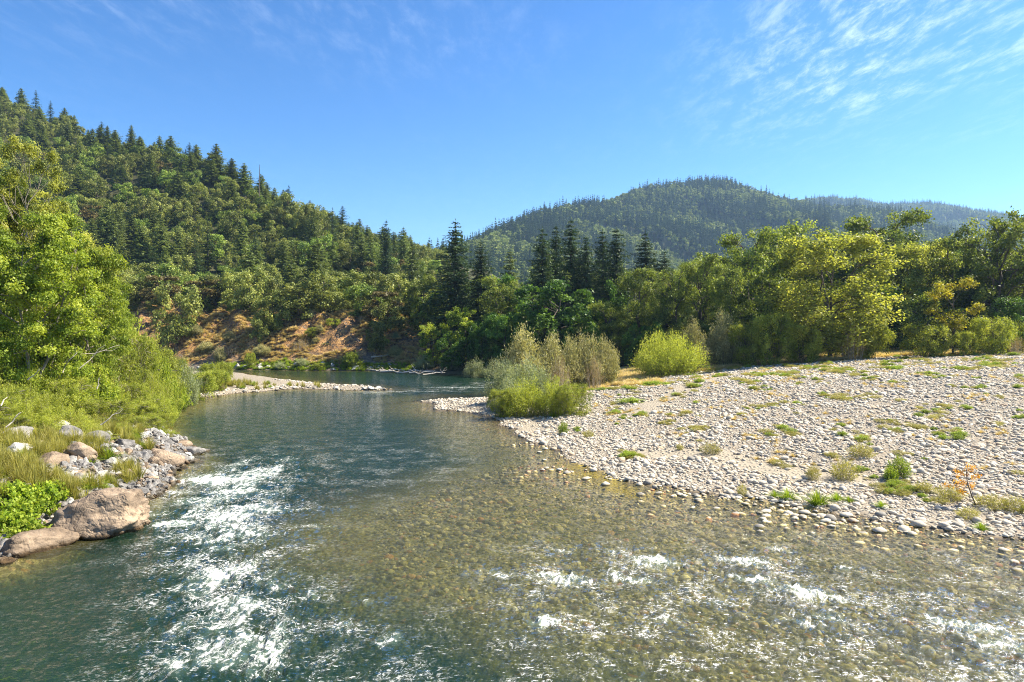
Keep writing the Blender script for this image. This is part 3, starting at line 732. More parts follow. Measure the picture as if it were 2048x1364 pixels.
# cobbles, each stone its own grey, tan or rust
t = NT('cobble')
r = t.rnd()
c1 = t.ramp(r, [(0.0, (0.22, 0.205, 0.18)), (0.25, (0.46, 0.40, 0.315)), (0.55, (0.62, 0.55, 0.43)), (0.85, (0.42, 0.36, 0.27)), (0.93, (0.50, 0.36, 0.23)), (1.0, (0.32, 0.30, 0.27))])
n = t.noise(9, 4, t.pos())
c1 = t.mix(t.step(n, 0.4, 0.7, 0, 0.3), c1, (0.22, 0.20, 0.17))
sp = t.node('SeparateXYZ'); t.l.new(t.pos(), sp.inputs[0])
wet = t.step(t.math('ADD', sp.outputs[2], t.math('MULTIPLY', t.math('SUBTRACT', n, 0.5), 0.12)), 0.0, 0.06)
c2 = t.ramp(t.math('FRACT', t.math('MULTIPLY', r, 7.3)), [(0.0, (0.07, 0.07, 0.02)), (0.3, (0.27, 0.21, 0.06)), (0.6, (0.46, 0.35, 0.11)), (0.85, (0.64, 0.52, 0.24)), (0.95, (0.46, 0.19, 0.04)), (1.0, (0.10, 0.085, 0.05))])
M_cobble = t.done(t.principled(t.mix(wet, c2, c1), 0.8, 0.3, t.bump(n, 0.02)))

# ------------------------------------------------------------------ prototypes (trunk mesh, crown mesh, height, radius)
def pack(name, res, mw, ml, H, R):
    w_, l_ = res
    return dict(t=raw_mesh(name + '_trunk', w_[0], w_[1], mw, True) if w_ is not None else None,
                c=raw_mesh(name + '_crown', l_[0], l_[1], ml, False, dict(tint=l_[2])), H=H, R=R)
PR = {}
PR['oak'] = [pack('oak', broadleaf(100 + i, 13, 5.4, 0.04, 10, 6, 75, 0.55, 0.40, 1.35, flat=.9, shell=0.6, shape=1.2, low=.5), M_bark, F_oak, 13, 5.7) for i in range(5)]
PR['madrone'] = [pack('madrone', broadleaf(120 + i, 14, 5.0, 0.05, 9, 6, 75, 0.55, 0.40, 1.3, flat=.95, shell=0.6, shape=1.2, low=.5), M_bark, F_madr, 14, 5.3) for i in range(3)]
PR['bronze'] = [pack('bronze', broadleaf(140 + i, 11, 4.8, 0.1, 8, 6, 55, 0.60, 0.40, 1.25), M_bark, F_brown, 11, 5)for i in range(1)]
PR['fir'] = [pack('fir', conifer(160 + i, 25, 5.0, 36, 6, 9, L=1.35, Wd=0.5, base=0.04, power=0.62, ragged=.3), M_bark, F_fir, 25.3, 5.0) for i in range(4)]
PR['openfir'] = [pack('openfir', conifer(170 + i, 27, 3.9, 34, 5, 8, L=0.95, Wd=0.30, base=0.2, gap=0.2, ragged=0.4, power=0.7), M_bark, F_firdark, 27.3, 3.9) for i in range(2)]
PR['bigfir'] = [pack('bigfir', conifer(180 + i, 30, 5.2, 60, 7, 14, L=0.95, Wd=0.34, base=0.06, power=0.58, ragged=0.3, gap=0.06, tr=0.45), M_bark, F_firdark, 30.3, 5.2) for i in range(4)]
PR['cotton'] = [pack('cotton', broadleaf(200 + i, 21, 7, 0.03, 24, 10, 110, 0.36, 0.26, 1.6, shell=0.3, tr=0.35, stems=2, low=.8, shape=1.3), M_bark, F_cotton, 21, 7.4) for i in range(2)]
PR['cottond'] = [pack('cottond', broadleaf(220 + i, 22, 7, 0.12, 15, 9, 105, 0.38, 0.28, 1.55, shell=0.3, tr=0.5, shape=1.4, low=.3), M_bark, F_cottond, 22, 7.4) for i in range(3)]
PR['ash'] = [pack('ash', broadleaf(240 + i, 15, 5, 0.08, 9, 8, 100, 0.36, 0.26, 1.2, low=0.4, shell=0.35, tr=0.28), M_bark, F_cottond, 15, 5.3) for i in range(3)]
PR['maple'] = [pack('maple', broadleaf(260, 17, 9, 0.12, 14, 9, 130, 0.5, 0.44, 1.45, shell=0.45, tr=0.4), M_bark, F_maple, 17, 9.2)]
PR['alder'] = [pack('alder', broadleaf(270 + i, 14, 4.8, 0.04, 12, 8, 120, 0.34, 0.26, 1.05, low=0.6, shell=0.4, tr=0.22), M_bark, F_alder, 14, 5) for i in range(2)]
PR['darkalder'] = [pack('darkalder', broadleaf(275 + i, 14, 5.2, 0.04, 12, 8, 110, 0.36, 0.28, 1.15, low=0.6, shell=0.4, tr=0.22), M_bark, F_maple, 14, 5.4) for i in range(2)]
PR['yellow'] = [pack('yellow', broadleaf(280, 14, 4.4, 0.42, 9, 7, 90, 0.30, 0.24, 0.95, shell=0.2, tr=0.2), M_bark, F_yellow, 14, 4.6)]
PR['nearalder'] = [pack('nearalder', broadleaf(290 + i, 16, 5.2, 0.02, 20, 11, 330, 0.19, 0.13, 1.0, flat=.6, low=0.8, shell=0.25, tr=0.2, stems=2, shape=1.2), M_barkpale, F_alder, 16, 5.6) for i in range(2)]
PR['nearcotton'] = [pack('nearcotton', broadleaf(296 + i, 26, 5.2, 0.08, 26, 9, 240, 0.20, 0.15, 1.0, shell=0.15, tr=0.3, low=.3, shape=1.3), M_barkpale, F_cotton, 26, 5.6) for i in range(2)]
PR['willow'] = [pack('willow', broadleaf(300 + i, 4, 3.0, 0.02, 18, 9, 90, 0.20, 0.08, 0.6, low=1, shell=.2, tr=.05, stems=5, flat=.9, top=.8), M_bark, F_willow, 4.1, 3.1) for i in range(3)]
PR['grey'] = [pack('grey', shrub(310 + i, 5, 3.0, 80, 190, 0.24, 0.09, spread=1.0, fan=1.4, droop=.38, spr_=.26, rag=.22), M_bark, F_grey, 5.4, 3.2) for i in range(3)]
PR['silver'] = [pack('silver', shrub(320 + i, 4, 3.0, 90, 160, 0.20, 0.07, spread=1.0, fan=1.2, droop=.3, spr_=.22, rag=.3), M_bark, F_silver, 4.1, 3.2) for i in range(3)]
PR['twig'] = [pack('twig', shrub(330, 3, 2.0, 60, 40, 0.22, 0.03, fan=.8), M_dead, F_tan, 3.1, 2.1)]
PR['nearwillow'] = [pack('nearwillow', shrub(340 + i, 3.4, 2.1, 110, 160, 0.15, 0.035, spread=1.0, fan=.7, spr_=.18, rag=.3), M_barkpale, F_willow, 3.6, 2.3) for i in range(2)] + \
    [pack('nearwillow', broadleaf(344 + i, 3.4, 2.1, 0.02, 20, 9, 100, 0.13, 0.035, 0.42, low=1, shell=.1, tr=.04, stems=5, flat=1.0, top=.85), M_barkpale, F_willow, 3.5, 2.2) for i in range(2)]
PR['nearleafy'] = [pack('nearleafy', shrub(350 + i, 3.2, 2.0, 100, 100, 0.15, 0.09, spread=1.0, fan=.9), M_barkpale, F_alder, 3.4, 2.2) for i in range(2)]
PR['leafyground'] = [pack('leafyground', shrub(360, 0.8, 1.1, 90, 26, 0.16, 0.14, spread=1.1, fan=.9, woody=True), M_bark, F_grass, 0.9, 1.2)]
PR['weedbush'] = [pack('weedbush', shrub(370 + i, 1.0, 0.8, 90, 34, 0.09, 0.02, spread=1.0, woody=True), M_dead, F_weed, 1.05, 0.85) for i in range(2)]
PR['greenbush'] = [pack('greenbush', shrub(374, 1.2, 0.75, 100, 40, 0.11, 0.022, spread=.9), M_bark, F_grass, 1.25, 0.8)]
PR['mound'] = [pack('mound', shrub(378, 3.4, 4.2, 170, 170, 0.18, 0.05, spread=0.95, droop=0.35, spr_=.17, rag=.3, fan=.8), M_bark, F_willow, 3.7, 4.3)]
def tuft_me(name, seed, mat, **k):
    v, f, tt = tuft(seed, **k); return raw_mesh(name, v, f, mat, False, dict(tint=tt))
TUFT = [tuft_me('tuft', 400 + i, F_grass, H=0.55, R=0.5, blades=200) for i in range(2)]
GOLD = [tuft_me('gold', 410 + i, F_gold, H=0.6, R=0.5, blades=90, wd=0.016) for i in range(3)]
REED = [tuft_me('reed', 420 + i, F_weed, H=0.9, R=0.45, blades=110, wd=0.012, droop=0.25) for i in range(3)]

CNT = {}
def place(kind, x, y, h=None, w=None, name='tree', label='', cat='tree', group=None, z=None, rot=None, i=None, seed=None, sink=0.15, parts=('trunk', 'crown')):
    k = CNT.get(kind, 0); CNT[kind] = k + 1
    p = PR[kind][(k if i is None else i) % len(PR[kind])]
    rr = random.Random(k * 7919 + len(kind) * 31 + (seed or 0))
    zg = ground(x, y) if z is None else z
    h = h or p['H']; sz = h / p['H']; sxy = (w / (2 * p['R'])) if w else sz
    o = empty(name, (x, y, zg - sink), rr.random() * 6.28 if rot is None else rot, (sxy, sxy * rr.uniform(0.95, 1.05), sz))
    tag(o, label, cat, group)
    if p['t'] is not None: mkobj(parts[0], p['t'], o)
    mkobj(parts[1], p['c'], o)
    return o
def at(kind, px, top, Yd, wpx, **kw):
    """a plant whose tip shows at (px, top) when it stands Yd metres away; wpx is its width in the photograph"""
    x = (px - 1024) / F * Yd; zg = ground(x, Yd); h = CAM_H + (HZ - top) / F * Yd - zg + 0.15
    return place(kind, x, Yd, h, wpx / F * Yd, z=zg, **kw)

exec_sections = True
# ================================================================== MOUNTAIN FOREST (beyond counting)
def lowconifer(seed): return conifer(seed, 22, 3.4, 15, 5, 3, L=2.3, Wd=1.0, base=0.05)[1]
def lowround(seed): return broadleaf(seed, 14, 5.5, 0.05, 5, 4, 26, 1.5, 1.1, 2.2, shell=0.6)[1]
farp = []
for i in range(3):
    l_ = lowconifer(500 + i); farp.append(raw_mesh('far_fir', l_[0], l_[1], F_firfar, False, dict(tint=l_[2])))
for i in range(3):
    l_ = lowround(510 + i); farp.append(raw_mesh('far_round', l_[0], l_[1], F_leaffar, False, dict(tint=l_[2])))
def hidden_by_ridge(x, y, z, top=20):
    """true where the straight line from the view point to the treetop passes under the ground"""
    hid = np.zeros(x.shape, bool)
    for s in (0.35, 0.5, 0.6, 0.7, 0.78, 0.85, 0.9, 0.94, 0.97):
        zz_ = land(x * s, y * s)[0]; hid |= (CAM_H + (z + top - CAM_H) * s) < zz_ - 8
    return hid
rng = rs(900)
def mtn_points(n, u0, u1, y0, y1, lim=10):
    yy = np.sqrt(rng.uniform(y0 ** 2, y1 ** 2, n)); xx = rng.uniform(u0, u1, n) * yy
    zz_, q = land(xx, yy); m = (q['mz'] > lim)
    xx, yy, zz_ = xx[m], yy[m], zz_[m]
    m = ~hidden_by_ridge(xx, yy, zz_); return xx[m], yy[m], zz_[m]
a = mtn_points(40000, -0.20, 0.86, 750, 2080); b = mtn_points(24000, 0.30, 0.86, 2400, 3750, -99)
xx = np.concatenate([a[0], b[0]]); yy = np.concatenate([a[1], b[1]]); zz_ = np.concatenate([a[2], b[2]])
mixn = fbm(xx / 160, yy / 160, 3, 930) + rng.normal(0, 0.35, len(xx))
con = mixn > 0.1
idx = np.where(con, rng.integers(0, 3, len(xx)), rng.integers(3, 6, len(xx)))
s = rng.uniform(0.6, 1.5, len(xx)) * np.where(con, 1.05, 0.95)
scatter('mountain_forest', np.stack([xx, yy, zz_ - 1], -1), rng.random(len(xx)) * 6.28, np.stack([s, s, s * rng.uniform(.8, 1.2, len(xx))], -1), idx, farp, 'hazy conifer and oak forest covering the distant mountain')

# ================================================================== LEFT HILLSIDE
def hill_pts(n, ymin, ymax, u0, u1, mind, seed, cond):
    rng = rs(seed); out = []
    yy = np.sqrt(rng.uniform(ymin ** 2, ymax ** 2, n)); xx = rng.uniform(u0, u1, n) * yy
    zz_, q = land(xx, yy); ok = cond(xx, yy, zz_, q)
    xx, yy, zz_ = xx[ok], yy[ok], zz_[ok]
    hid = hidden_by_ridge(xx, yy, zz_, 14); xx, yy, zz_ = xx[~hid], yy[~hid], zz_[~hid]
    for x, y, z in zip(xx, yy, zz_):
        if all((x - a) ** 2 + (y - b) ** 2 > (mind * (0.6 + 0.4 * y / 300)) ** 2 for a, b, _ in out): out.append((x, y, z))
    return out
def hcond(x, y, z, q):
    d, h = dist_line(x, y, RIDGE, True)
    bare = 21 + 7 * pn(x / 14, y / 14, 777) + 8 * np.exp(-((x / y * F + 1024 - 655) / 30) ** 2)
    return (q['df'] > bare) & (q['wf'] > 0.5) & (x < -8) & (y > 150)
pts = hill_pts(11000, 165, 640, -0.86, -0.10, 7.9, 31, hcond)
pts.sort(key=lambda p: p[1])
rr = random.Random(5)
nco = nbr = 0; hill_rest = []
for (x, y, z) in pts:
    px = 1024 + F * x / y
    f = float(fbm(np.array([x / 60]), np.array([y / 60]), 2, 950)[0]) + rr.gauss(0, 0.4)
    up = z > 45
    con = f > (0.08 if up else 0.3)
    if y > 630 or (con and nco >= 290) or (not con and nbr >= 290): hill_rest.append((x, y, z, con)); continue
    band = 'foot' if z < 28 else ('middle' if z < 75 else 'upper part')
    if con:
        nco += 1; k = 'openfir' if rr.random() < 0.15 else 'fir'
        place(k, x, y, rr.uniform(13, 19) * (0.95 if up else 1.2), rr.uniform(8, 12), z=z, name='fir_tree', label='grey-green fir among rounded oaks on the %s of the wooded left hillside' % band, cat='tree', group='firs on the %s of the left hillside' % band)
    else:
        nbr += 1; q = rr.random(); k = 'oak' if q < 0.6 else ('madrone' if q < 0.92 else 'bronze')
        nm = {'oak': 'oak_tree', 'madrone': 'madrone_tree', 'bronze': 'oak_tree'}[k]
        lb = {'oak': 'rounded olive-green oak', 'madrone': 'fresh green round-crowned madrone', 'bronze': 'bronze-brown turning oak'}[k]
        place(k, x, y, rr.uniform(9, 14), rr.uniform(9, 13), z=z, name=nm, label='%s packed among trees on the %s of the left hillside' % (lb, band), cat='tree', group='%ss on the %s of the left hillside' % (lb, band))
print('hill trees', nco, nbr, len(hill_rest))
hr = np.array([(a_, b_, c_, float(d_)) for a_, b_, c_, d_ in hill_rest]) if hill_rest else np.zeros((0, 4))
if len(hr):
    q_ = rs(3); s = q_.uniform(.65, .95, len(hr))
    scatter('ridge_forest', hr[:, :3] - [0, 0, .5], q_.random(len(hr)) * 6.28, s, np.where(hr[:, 3] > .5, q_.integers(0, 2, len(hr)), q_.integers(2, 5, len(hr))), [PR['fir'][0]['c'], PR['fir'][1]['c'], PR['oak'][0]['c'], PR['oak'][1]['c'], PR['madrone'][0]['c']], 'trees too many to count high on the left hillside')
# small growth closing the gaps on the slope
pp = hill_pts(7000, 165, 560, -0.80, -0.10, 3.6, 33, lambda x, y, z, q: hcond(x, y, z, q))
pp = np.array(pp[:2000]); rng = rs(44)
lo = [PR['oak'][i]['c'] for i in range(3)] + [PR['madrone'][0]['c']]
s = rng.uniform(0.25, 0.42, len(pp))
scatter('hillside_undergrowth', np.column_stack([pp[:, 0], pp[:, 1], pp[:, 2] - 0.8]), rng.random(len(pp)) * 6.28, s, rng.integers(0, 4, len(pp)), lo, 'olive scrub filling the gaps between the hillside trees')

# trees that stand out on the ridge
for (px, top, Yd, w_, kind, lb) in [
    (773, 440, 262, 48, 'bigfir', 'tall dark fir standing alone against the sky at the right end of the left ridge'),
    (825, 484, 236, 62, 'fir', 'broad dark fir just right of the lone skyline fir'),
    (666, 416, 300, 34, 'openfir', 'thin fir poking above the ridge where it drops to the river'),
    (705, 455, 290, 34, 'openfir', 'thin skyline fir second right of the ridge end'),
    (742, 468, 275, 40, 'fir', 'short fir beside the lone dark skyline fir'),
    (381, 286, 402, 26, 'openfir', 'small open-topped fir on the rounded summit of the left ridge'),
    (203, 254, 445, 28, 'bigfir', 'dark pointed fir on the left ridge skyline'),
    (232, 265, 440, 24, 'fir', 'small fir on the skyline next to the dark pointed fir'),
    (283, 277, 428, 26, 'fir', 'skyline fir halfway down the left ridge to the summit knoll'),
    (76, 182, 495, 24, 'openfir', 'ragged fir near the top left of the ridge'),
    (105, 203, 485, 22, 'openfir', 'ragged fir below the top left of the ridge'),
    (47, 178, 500, 32, 'bigfir', 'bushy fir at the top left end of the ridge'),
    (12, 180, 505, 26, 'bigfir', 'fir at the left edge of the photo on the ridge top'),
    (152, 232, 470, 26, 'fir', 'round-topped fir on the ridge between the top and the dark pointed fir'),
    (620, 405, 320, 46, 'oak', 'dark rounded oak leaning off the ridge right of the bare snag'),
    (578, 388, 330, 54, 'oak', 'large rounded oak on the skyline right of the bare snag'),
    ]:
    if Yd > 390 and kind == 'bigfir': kind = 'fir'
    at(kind, px, top, Yd, w_, name='fir_tree' if 'fir' in kind else 'oak_tree', label=lb)
# bare snag on the skyline
x, Yd = (519 - 1024) / F * 345, 345
sg = empty('dead_tree', (x, Yd, ground(x, Yd)))
tag(sg, 'bare dead snag, a thin grey pole against the sky on the left ridge', 'dead tree')
mkobj('trunk', raw_mesh('snag', *tube([[0, 0, 0], [0.2, 0, 12], [0.5, 0, CAM_H + (HZ - 330) / F * Yd - ground(x, Yd)]], [0.5, 0.3, 0.09])[:2], M_bark, True), sg)
bw = merge([tube([[0.2, 0, z0], [0.2 + dx, 0.2, z0 + .8]], [0.08, 0.03], 4) for z0, dx in ((9, 1.5), (12, -1.4), (14, 1.1), (16, -0.9))])
mkobj('branch', raw_mesh('snag_branch', bw[0], bw[1], M_bark), sg)

# ================================================================== VALLEY FOREST ON THE RIGHT
GREATS = [
    # kind, px, top, distance, width px, name, label
    ('bigfir', 911, 440, 172, 84, 'fir_tree', 'tallest slender fir left of centre, behind the river bend'),
    ('bigfir', 962, 480, 168, 62, 'fir_tree', 'dark narrow fir right beside the tallest slender fir'),
    ('fir', 857, 540, 190, 56, 'fir_tree', 'fir half hidden where hillside meets valley forest'),
    ('fir', 1020, 500, 215, 56, 'fir_tree', 'paler fir in the gap behind the river bend trees'),
    ('bigfir', 1085, 455, 172, 66, 'fir_tree', 'leftmost fir of the dark group in the middle of the forest'),
    ('bigfir', 1112, 450, 180, 60, 'fir_tree', 'second fir from the left in the dark central group'),
    ('bigfir', 1142, 437, 168, 74, 'fir_tree', 'highest fir of the dark central group'),
    ('bigfir', 1172, 470, 166, 62, 'fir_tree', 'fir on the right shoulder of the highest central fir'),
    ('bigfir', 1205, 460, 174, 60, 'fir_tree', 'dark pointed fir in the right half of the central group'),
    ('bigfir', 1232, 456, 164, 74, 'fir_tree', 'broad fir ending the dark central group on the right'),
    ('bigfir', 1290, 463, 178, 70, 'fir_tree', 'fir standing apart right of the dark central group'),
    ('bigfir', 1328, 500, 176, 54, 'fir_tree', 'short fir to the right of the fir standing apart'),
    ('cottond', 1005, 548, 160, 92, 'alder_tree', 'olive broadleaf between the slender firs and the maple'),
    ('maple', 1098, 562, 152, 160, 'maple_tree', 'wide deep green maple below the dark central firs'),
    ('cottond', 1210, 600, 150, 90, 'broadleaf_tree', 'shaded broadleaf right of the wide maple'),
    ('cottond', 1285, 530, 150, 100, 'broadleaf_tree', 'vine-draped tree under the fir standing apart'),
    ('cottond', 1350, 520, 146, 84, 'broadleaf_tree', 'yellowish broadleaf between the vine-draped tree and open-branched cottonwood'),
    ('cottond', 1405, 500, 150, 96, 'cottonwood_tree', 'round-topped cottonwood before the mountain foot'),
    ('cottond', 1500, 453, 140, 128, 'cottonwood_tree', 'dark cottonwood with open forked branches above the grey shrubs'),
    ('cottond', 1462, 520, 134, 80, 'cottonwood_tree', 'leaning cottonwood with dark bare limbs in the forest edge'),
    ('ash', 1540, 520, 132, 100, 'ash_tree', 'bright mid-height tree left of the big golden cottonwood'),
    ('cottond', 1600, 440, 160, 130, 'cottonwood_tree', 'dark high crown behind the big golden cottonwood'),
    ('cotton', 1662, 460, 124, 205, 'cottonwood_tree', 'big golden-green cottonwood standing forward at the gravel edge'),
    ('cottond', 1772, 418, 158, 160, 'cottonwood_tree', 'highest spreading cottonwood crown behind the golden one'),
    ('cotton', 1835, 480, 150, 120, 'cottonwood_tree', 'pale cottonwood between the highest crown and the right-hand giant'),
    ('cottond', 1905, 470, 142, 130, 'cottonwood_tree', 'sunlit cottonwood behind the small yellow tree'),
    ('cottond', 2000, 420, 134, 150, 'cottonwood_tree', 'tall cottonwood with dark ivy-clad trunk near the right edge'),
    ('maple', 1740, 560, 146, 120, 'maple_tree', 'deep green tree in the shade right of the golden cottonwood'),
    ('ash', 1850, 570, 134, 110, 'ash_tree', 'grey-green tree left of the small yellow tree'),
    ('yellow', 1905, 553, 118, 92, 'poplar_tree', 'small yellow-leaved tree on a bare stem at the gravel edge'),
    ('darkalder', 2040, 590, 124, 90, 'alder_tree', 'green tree cut by the right edge of the photo'),
    ('cottond', 2035, 445, 139, 130, 'cottonwood_tree', 'dense dark cottonwood closing the right edge behind the ivy-clad one'),
    ('cottond', 1955, 468, 140, 110, 'cottonwood_tree', 'cottonwood filling the gap left of the ivy-clad giant'),
    ('cottond', 1712, 448, 166, 120, 'cottonwood_tree', 'dark crown showing just right of the golden cottonwood top'),
    ('cottond', 1556, 466, 158, 110, 'cottonwood_tree', 'dark crown between the forked cottonwood and the golden one'),
    ('ash', 2110, 540, 140, 120, 'ash_tree', 'tree just outside the right edge, its left leaves in view'),
]
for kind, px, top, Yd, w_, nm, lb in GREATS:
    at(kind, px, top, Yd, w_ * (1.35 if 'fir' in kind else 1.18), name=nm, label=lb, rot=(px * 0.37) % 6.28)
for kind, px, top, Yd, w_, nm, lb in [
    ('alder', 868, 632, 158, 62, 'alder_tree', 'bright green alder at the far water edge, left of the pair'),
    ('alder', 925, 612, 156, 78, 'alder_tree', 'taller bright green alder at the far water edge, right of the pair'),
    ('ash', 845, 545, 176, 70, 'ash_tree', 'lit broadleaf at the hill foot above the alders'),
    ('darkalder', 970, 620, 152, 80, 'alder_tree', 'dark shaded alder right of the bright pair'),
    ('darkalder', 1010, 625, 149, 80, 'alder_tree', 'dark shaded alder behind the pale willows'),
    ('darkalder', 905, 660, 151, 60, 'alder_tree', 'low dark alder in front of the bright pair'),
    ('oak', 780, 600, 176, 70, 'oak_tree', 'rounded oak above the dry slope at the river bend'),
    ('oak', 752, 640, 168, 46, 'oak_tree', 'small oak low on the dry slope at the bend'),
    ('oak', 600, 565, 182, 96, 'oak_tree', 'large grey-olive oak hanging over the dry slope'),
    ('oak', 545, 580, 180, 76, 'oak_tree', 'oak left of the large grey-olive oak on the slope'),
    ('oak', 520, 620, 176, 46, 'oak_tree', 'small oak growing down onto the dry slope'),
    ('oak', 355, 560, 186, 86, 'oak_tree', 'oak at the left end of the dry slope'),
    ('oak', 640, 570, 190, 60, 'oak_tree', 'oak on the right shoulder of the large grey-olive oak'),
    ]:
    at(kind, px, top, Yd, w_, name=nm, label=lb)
# the wall of trees behind them
rr = random.Random(12)
n = 0
for row in range(4):
    for k in range(26):
        px = 830 + k * 57 + rr.uniform(-24, 24) + row * 14; Yd = 168 + row * 24 + rr.uniform(-7, 7)
        if px < 960 and row < 2: continue
        base_top = np.interp(px, [830, 1000, 1100, 1250, 1400, 1600, 1800, 2200], [560, 545, 500, 520, 510, 480, 475, 480])
        top = base_top + rr.uniform(0, 45)
        kd = rr.choice(['fir', 'cottond', 'ash', 'cottond', 'darkalder']) if px < 1400 else rr.choice(['cottond', 'ash', 'darkalder', 'cottond'])
        at(kd, px, top, Yd, rr.uniform(80, 120) if kd != 'fir' else 60, name={'fir': 'fir_tree', 'cottond': 'cottonwood_tree', 'ash': 'ash_tree', 'darkalder': 'alder_tree'}[kd],
           label={'fir': 'fir', 'cottond': 'dark cottonwood', 'ash': 'ash', 'darkalder': 'dark green alder'}[kd] + ' deep in the valley forest behind the front rank of trees',
           group='trees deep in the valley forest'); n += 1
# understory at the foot of the wall
for k in range(46):
    px = 965 + k * 26 + rr.uniform(-10, 10); Yd = rr.uniform(140, 152) if px < 1300 else rr.uniform(134, 144)
    if px < 1020: Yd = 150
    kd = rr.choice(['darkalder', 'darkalder', 'ash'])
    at(kd, px, rr.uniform(625, 655), Yd, rr.uniform(46, 66), name='understory_shrub', label='shaded leafy shrub at the foot of the valley forest', cat='shrub', group='shrubs at the foot of the valley forest', parts=('stem', 'foliage'))
# shrubs along the edge of the gravel
SHR = [
    ('mound', 1335, 655, 116, 162, 'willow_shrub', 'large round yellow-green willow on the crest of the gravel bar'),
    ('grey', 1385, 632, 121, 60, 'willow_shrub', 'beige-green shrub just behind the large round willow'),
    ('grey', 1445, 618, 124, 84, 'willow_shrub', 'tall grey-olive shrub under the forked cottonwood'),
    ('willow', 1490, 645, 122, 84, 'willow_shrub', 'olive green shrub right of the tall grey one'),
    ('twig', 1505, 640, 124, 44, 'bare_shrub', 'leafless brown shrub among the grey-olive ones'),
    ('willow', 1545, 622, 121, 88, 'willow_shrub', 'upright leafy shrub left of the golden cottonwood base'),
    ('willow', 1605, 645, 119, 80, 'willow_shrub', 'leafy green shrub at the left foot of the golden cottonwood'),
    ('twig', 1705, 640, 118, 60, 'bare_shrub', 'grey twiggy dead shrub at the right foot of the golden cottonwood'),
    ('willow', 1745, 635, 120, 84, 'willow_shrub', 'bright green shrub right of the golden cottonwood'),
    ('willow', 1850, 645, 117, 92, 'willow_shrub', 'yellow-green bush on dark stems left of the yellow tree'),
    ('willow', 1930, 660, 116, 44, 'willow_shrub', 'small green bush right of the yellow tree'),
    ('willow', 1985, 632, 117, 90, 'willow_shrub', 'light green bushy willow near the right edge'),
    ('willow', 2035, 640, 120, 60, 'willow_shrub', 'leafy bush at the right edge behind the dead shrub'),
    ('twig', 2035, 670, 114, 40, 'bare_shrub', 'low dead brown shrub at the right edge of the gravel'),
    # willows between river and bar
    ('grey', 1047, 642, 98, 109, 'willow_shrub', 'tallest sandy-green willow at the river side of the clump'),
    ('grey', 1100, 660, 100, 91, 'willow_shrub', 'sandy-green willow second in the row above the river'),
    ('grey', 1140, 668, 102, 70, 'willow_shrub', 'sandy willow in the middle of the row above the river'),
    ('grey', 1172, 656, 103, 80, 'willow_shrub', 'pointed sandy willow right of the middle of the row'),
    ('grey', 1212, 668, 104, 70, 'willow_shrub', 'last sandy willow at the right end of the row'),
    ('twig', 1120, 700, 94, 60, 'bare_shrub', 'brownish twiggy shrub low in the willow row'),
    ('twig', 1190, 700, 96, 50, 'bare_shrub', 'brownish twiggy shrub at the right foot of the willow row'),
    ('silver', 1012, 715, 82, 90, 'willow_shrub', 'silvery willow overhanging the water by the gravel tongue'),
    ('silver', 1052, 712, 79, 100, 'willow_shrub', 'silvery willow in the middle of the riverside clump'),
    ('silver', 1015, 755, 76, 80, 'willow_shrub', 'grey-green willow low beside the gravel tongue'),
    ('silver', 1085, 735, 78, 70, 'willow_shrub', 'pale willow behind the bright green ones'),
    ('nearwillow', 1050, 745, 72, 120, 'willow_shrub', 'bright green feathery willow at the left front of the clump'),
    ('nearwillow', 1110, 748, 71, 110, 'willow_shrub', 'bright green feathery willow in the front middle of the clump'),
    ('nearwillow', 1148, 765, 69, 84, 'willow_shrub', 'yellow-green feathery willow at the right front of the clump'),
    ('nearwillow', 1005, 775, 72, 62, 'willow_shrub', 'small green willow at the water side front of the clump'),
    ('silver', 955, 715, 138, 66, 'willow_shrub', 'silver-grey willow across the water right of the driftwood'),
    ('silver', 990, 718, 136, 54, 'willow_shrub', 'olive-grey willow across the water beside the silver one'),
]
for kind, px, top, Yd, w_, nm, lb in SHR:
    at(kind, px, top, Yd, w_, name=nm, label=lb, cat='shrub', parts=('stem', 'foliage'))
# far bank bits
for kind, px, top, Yd, w_, lb in [
    ('nearleafy', 705, 700, 163, 44, 'vivid green bush on the dry bank at the river bend'), ('silver', 560, 722, 164, 30, 'pale shrub at the far waterline left of the vivid bush'),
    ('silver', 605, 715, 164, 34, 'grey-green shrub at the far waterline below the big oak'), ('willow', 640, 725, 163, 30, 'small green shrub at the far waterline'),
    ('willow', 500, 705, 166, 24, 'narrow green shrub low on the far bank'), ('willow', 655, 690, 172, 24, 'small olive bush halfway up the dry bank'),
    ('willow', 670, 682, 176, 26, 'small olive bush near the top of the dry bank'), ('silver', 735, 690, 172, 30, 'grey bush on the dry bank above the vivid green one'),
    ('grey', 790, 690, 170, 40, 'olive bush where the dry bank meets the dark alders'), ('grey', 440, 690, 172, 30, 'olive bush at the left part of the far bank'),
    ('silver', 850, 705, 157, 50, 'shaded grey-green bush over the driftwood'), ('silver', 900, 712, 152, 56, 'shaded grey-green bush right of the driftwood')]:
    at(kind, px, top, Yd, w_, name='bank_shrub', label=lb, cat='shrub', parts=('stem', 'foliage'))

rq = random.Random(321)
for k in range(26):
    px = rq.uniform(365, 830); Yd = rq.uniform(166, 186); x = (px - 1024) / F * Yd
    if ground(x, Yd) < 1: continue
    kd = rq.choice(['silver', 'willow', 'grey', 'twig']); h_ = rq.uniform(1.2, 3.2)
    place(kd, x, Yd, h_, h_ * rq.uniform(1.2, 1.8), name='bank_shrub', label='scrubby bush clinging to the dry bank across the river', cat='shrub', group='scrub on the dry far bank', parts=('stem', 'foliage'))
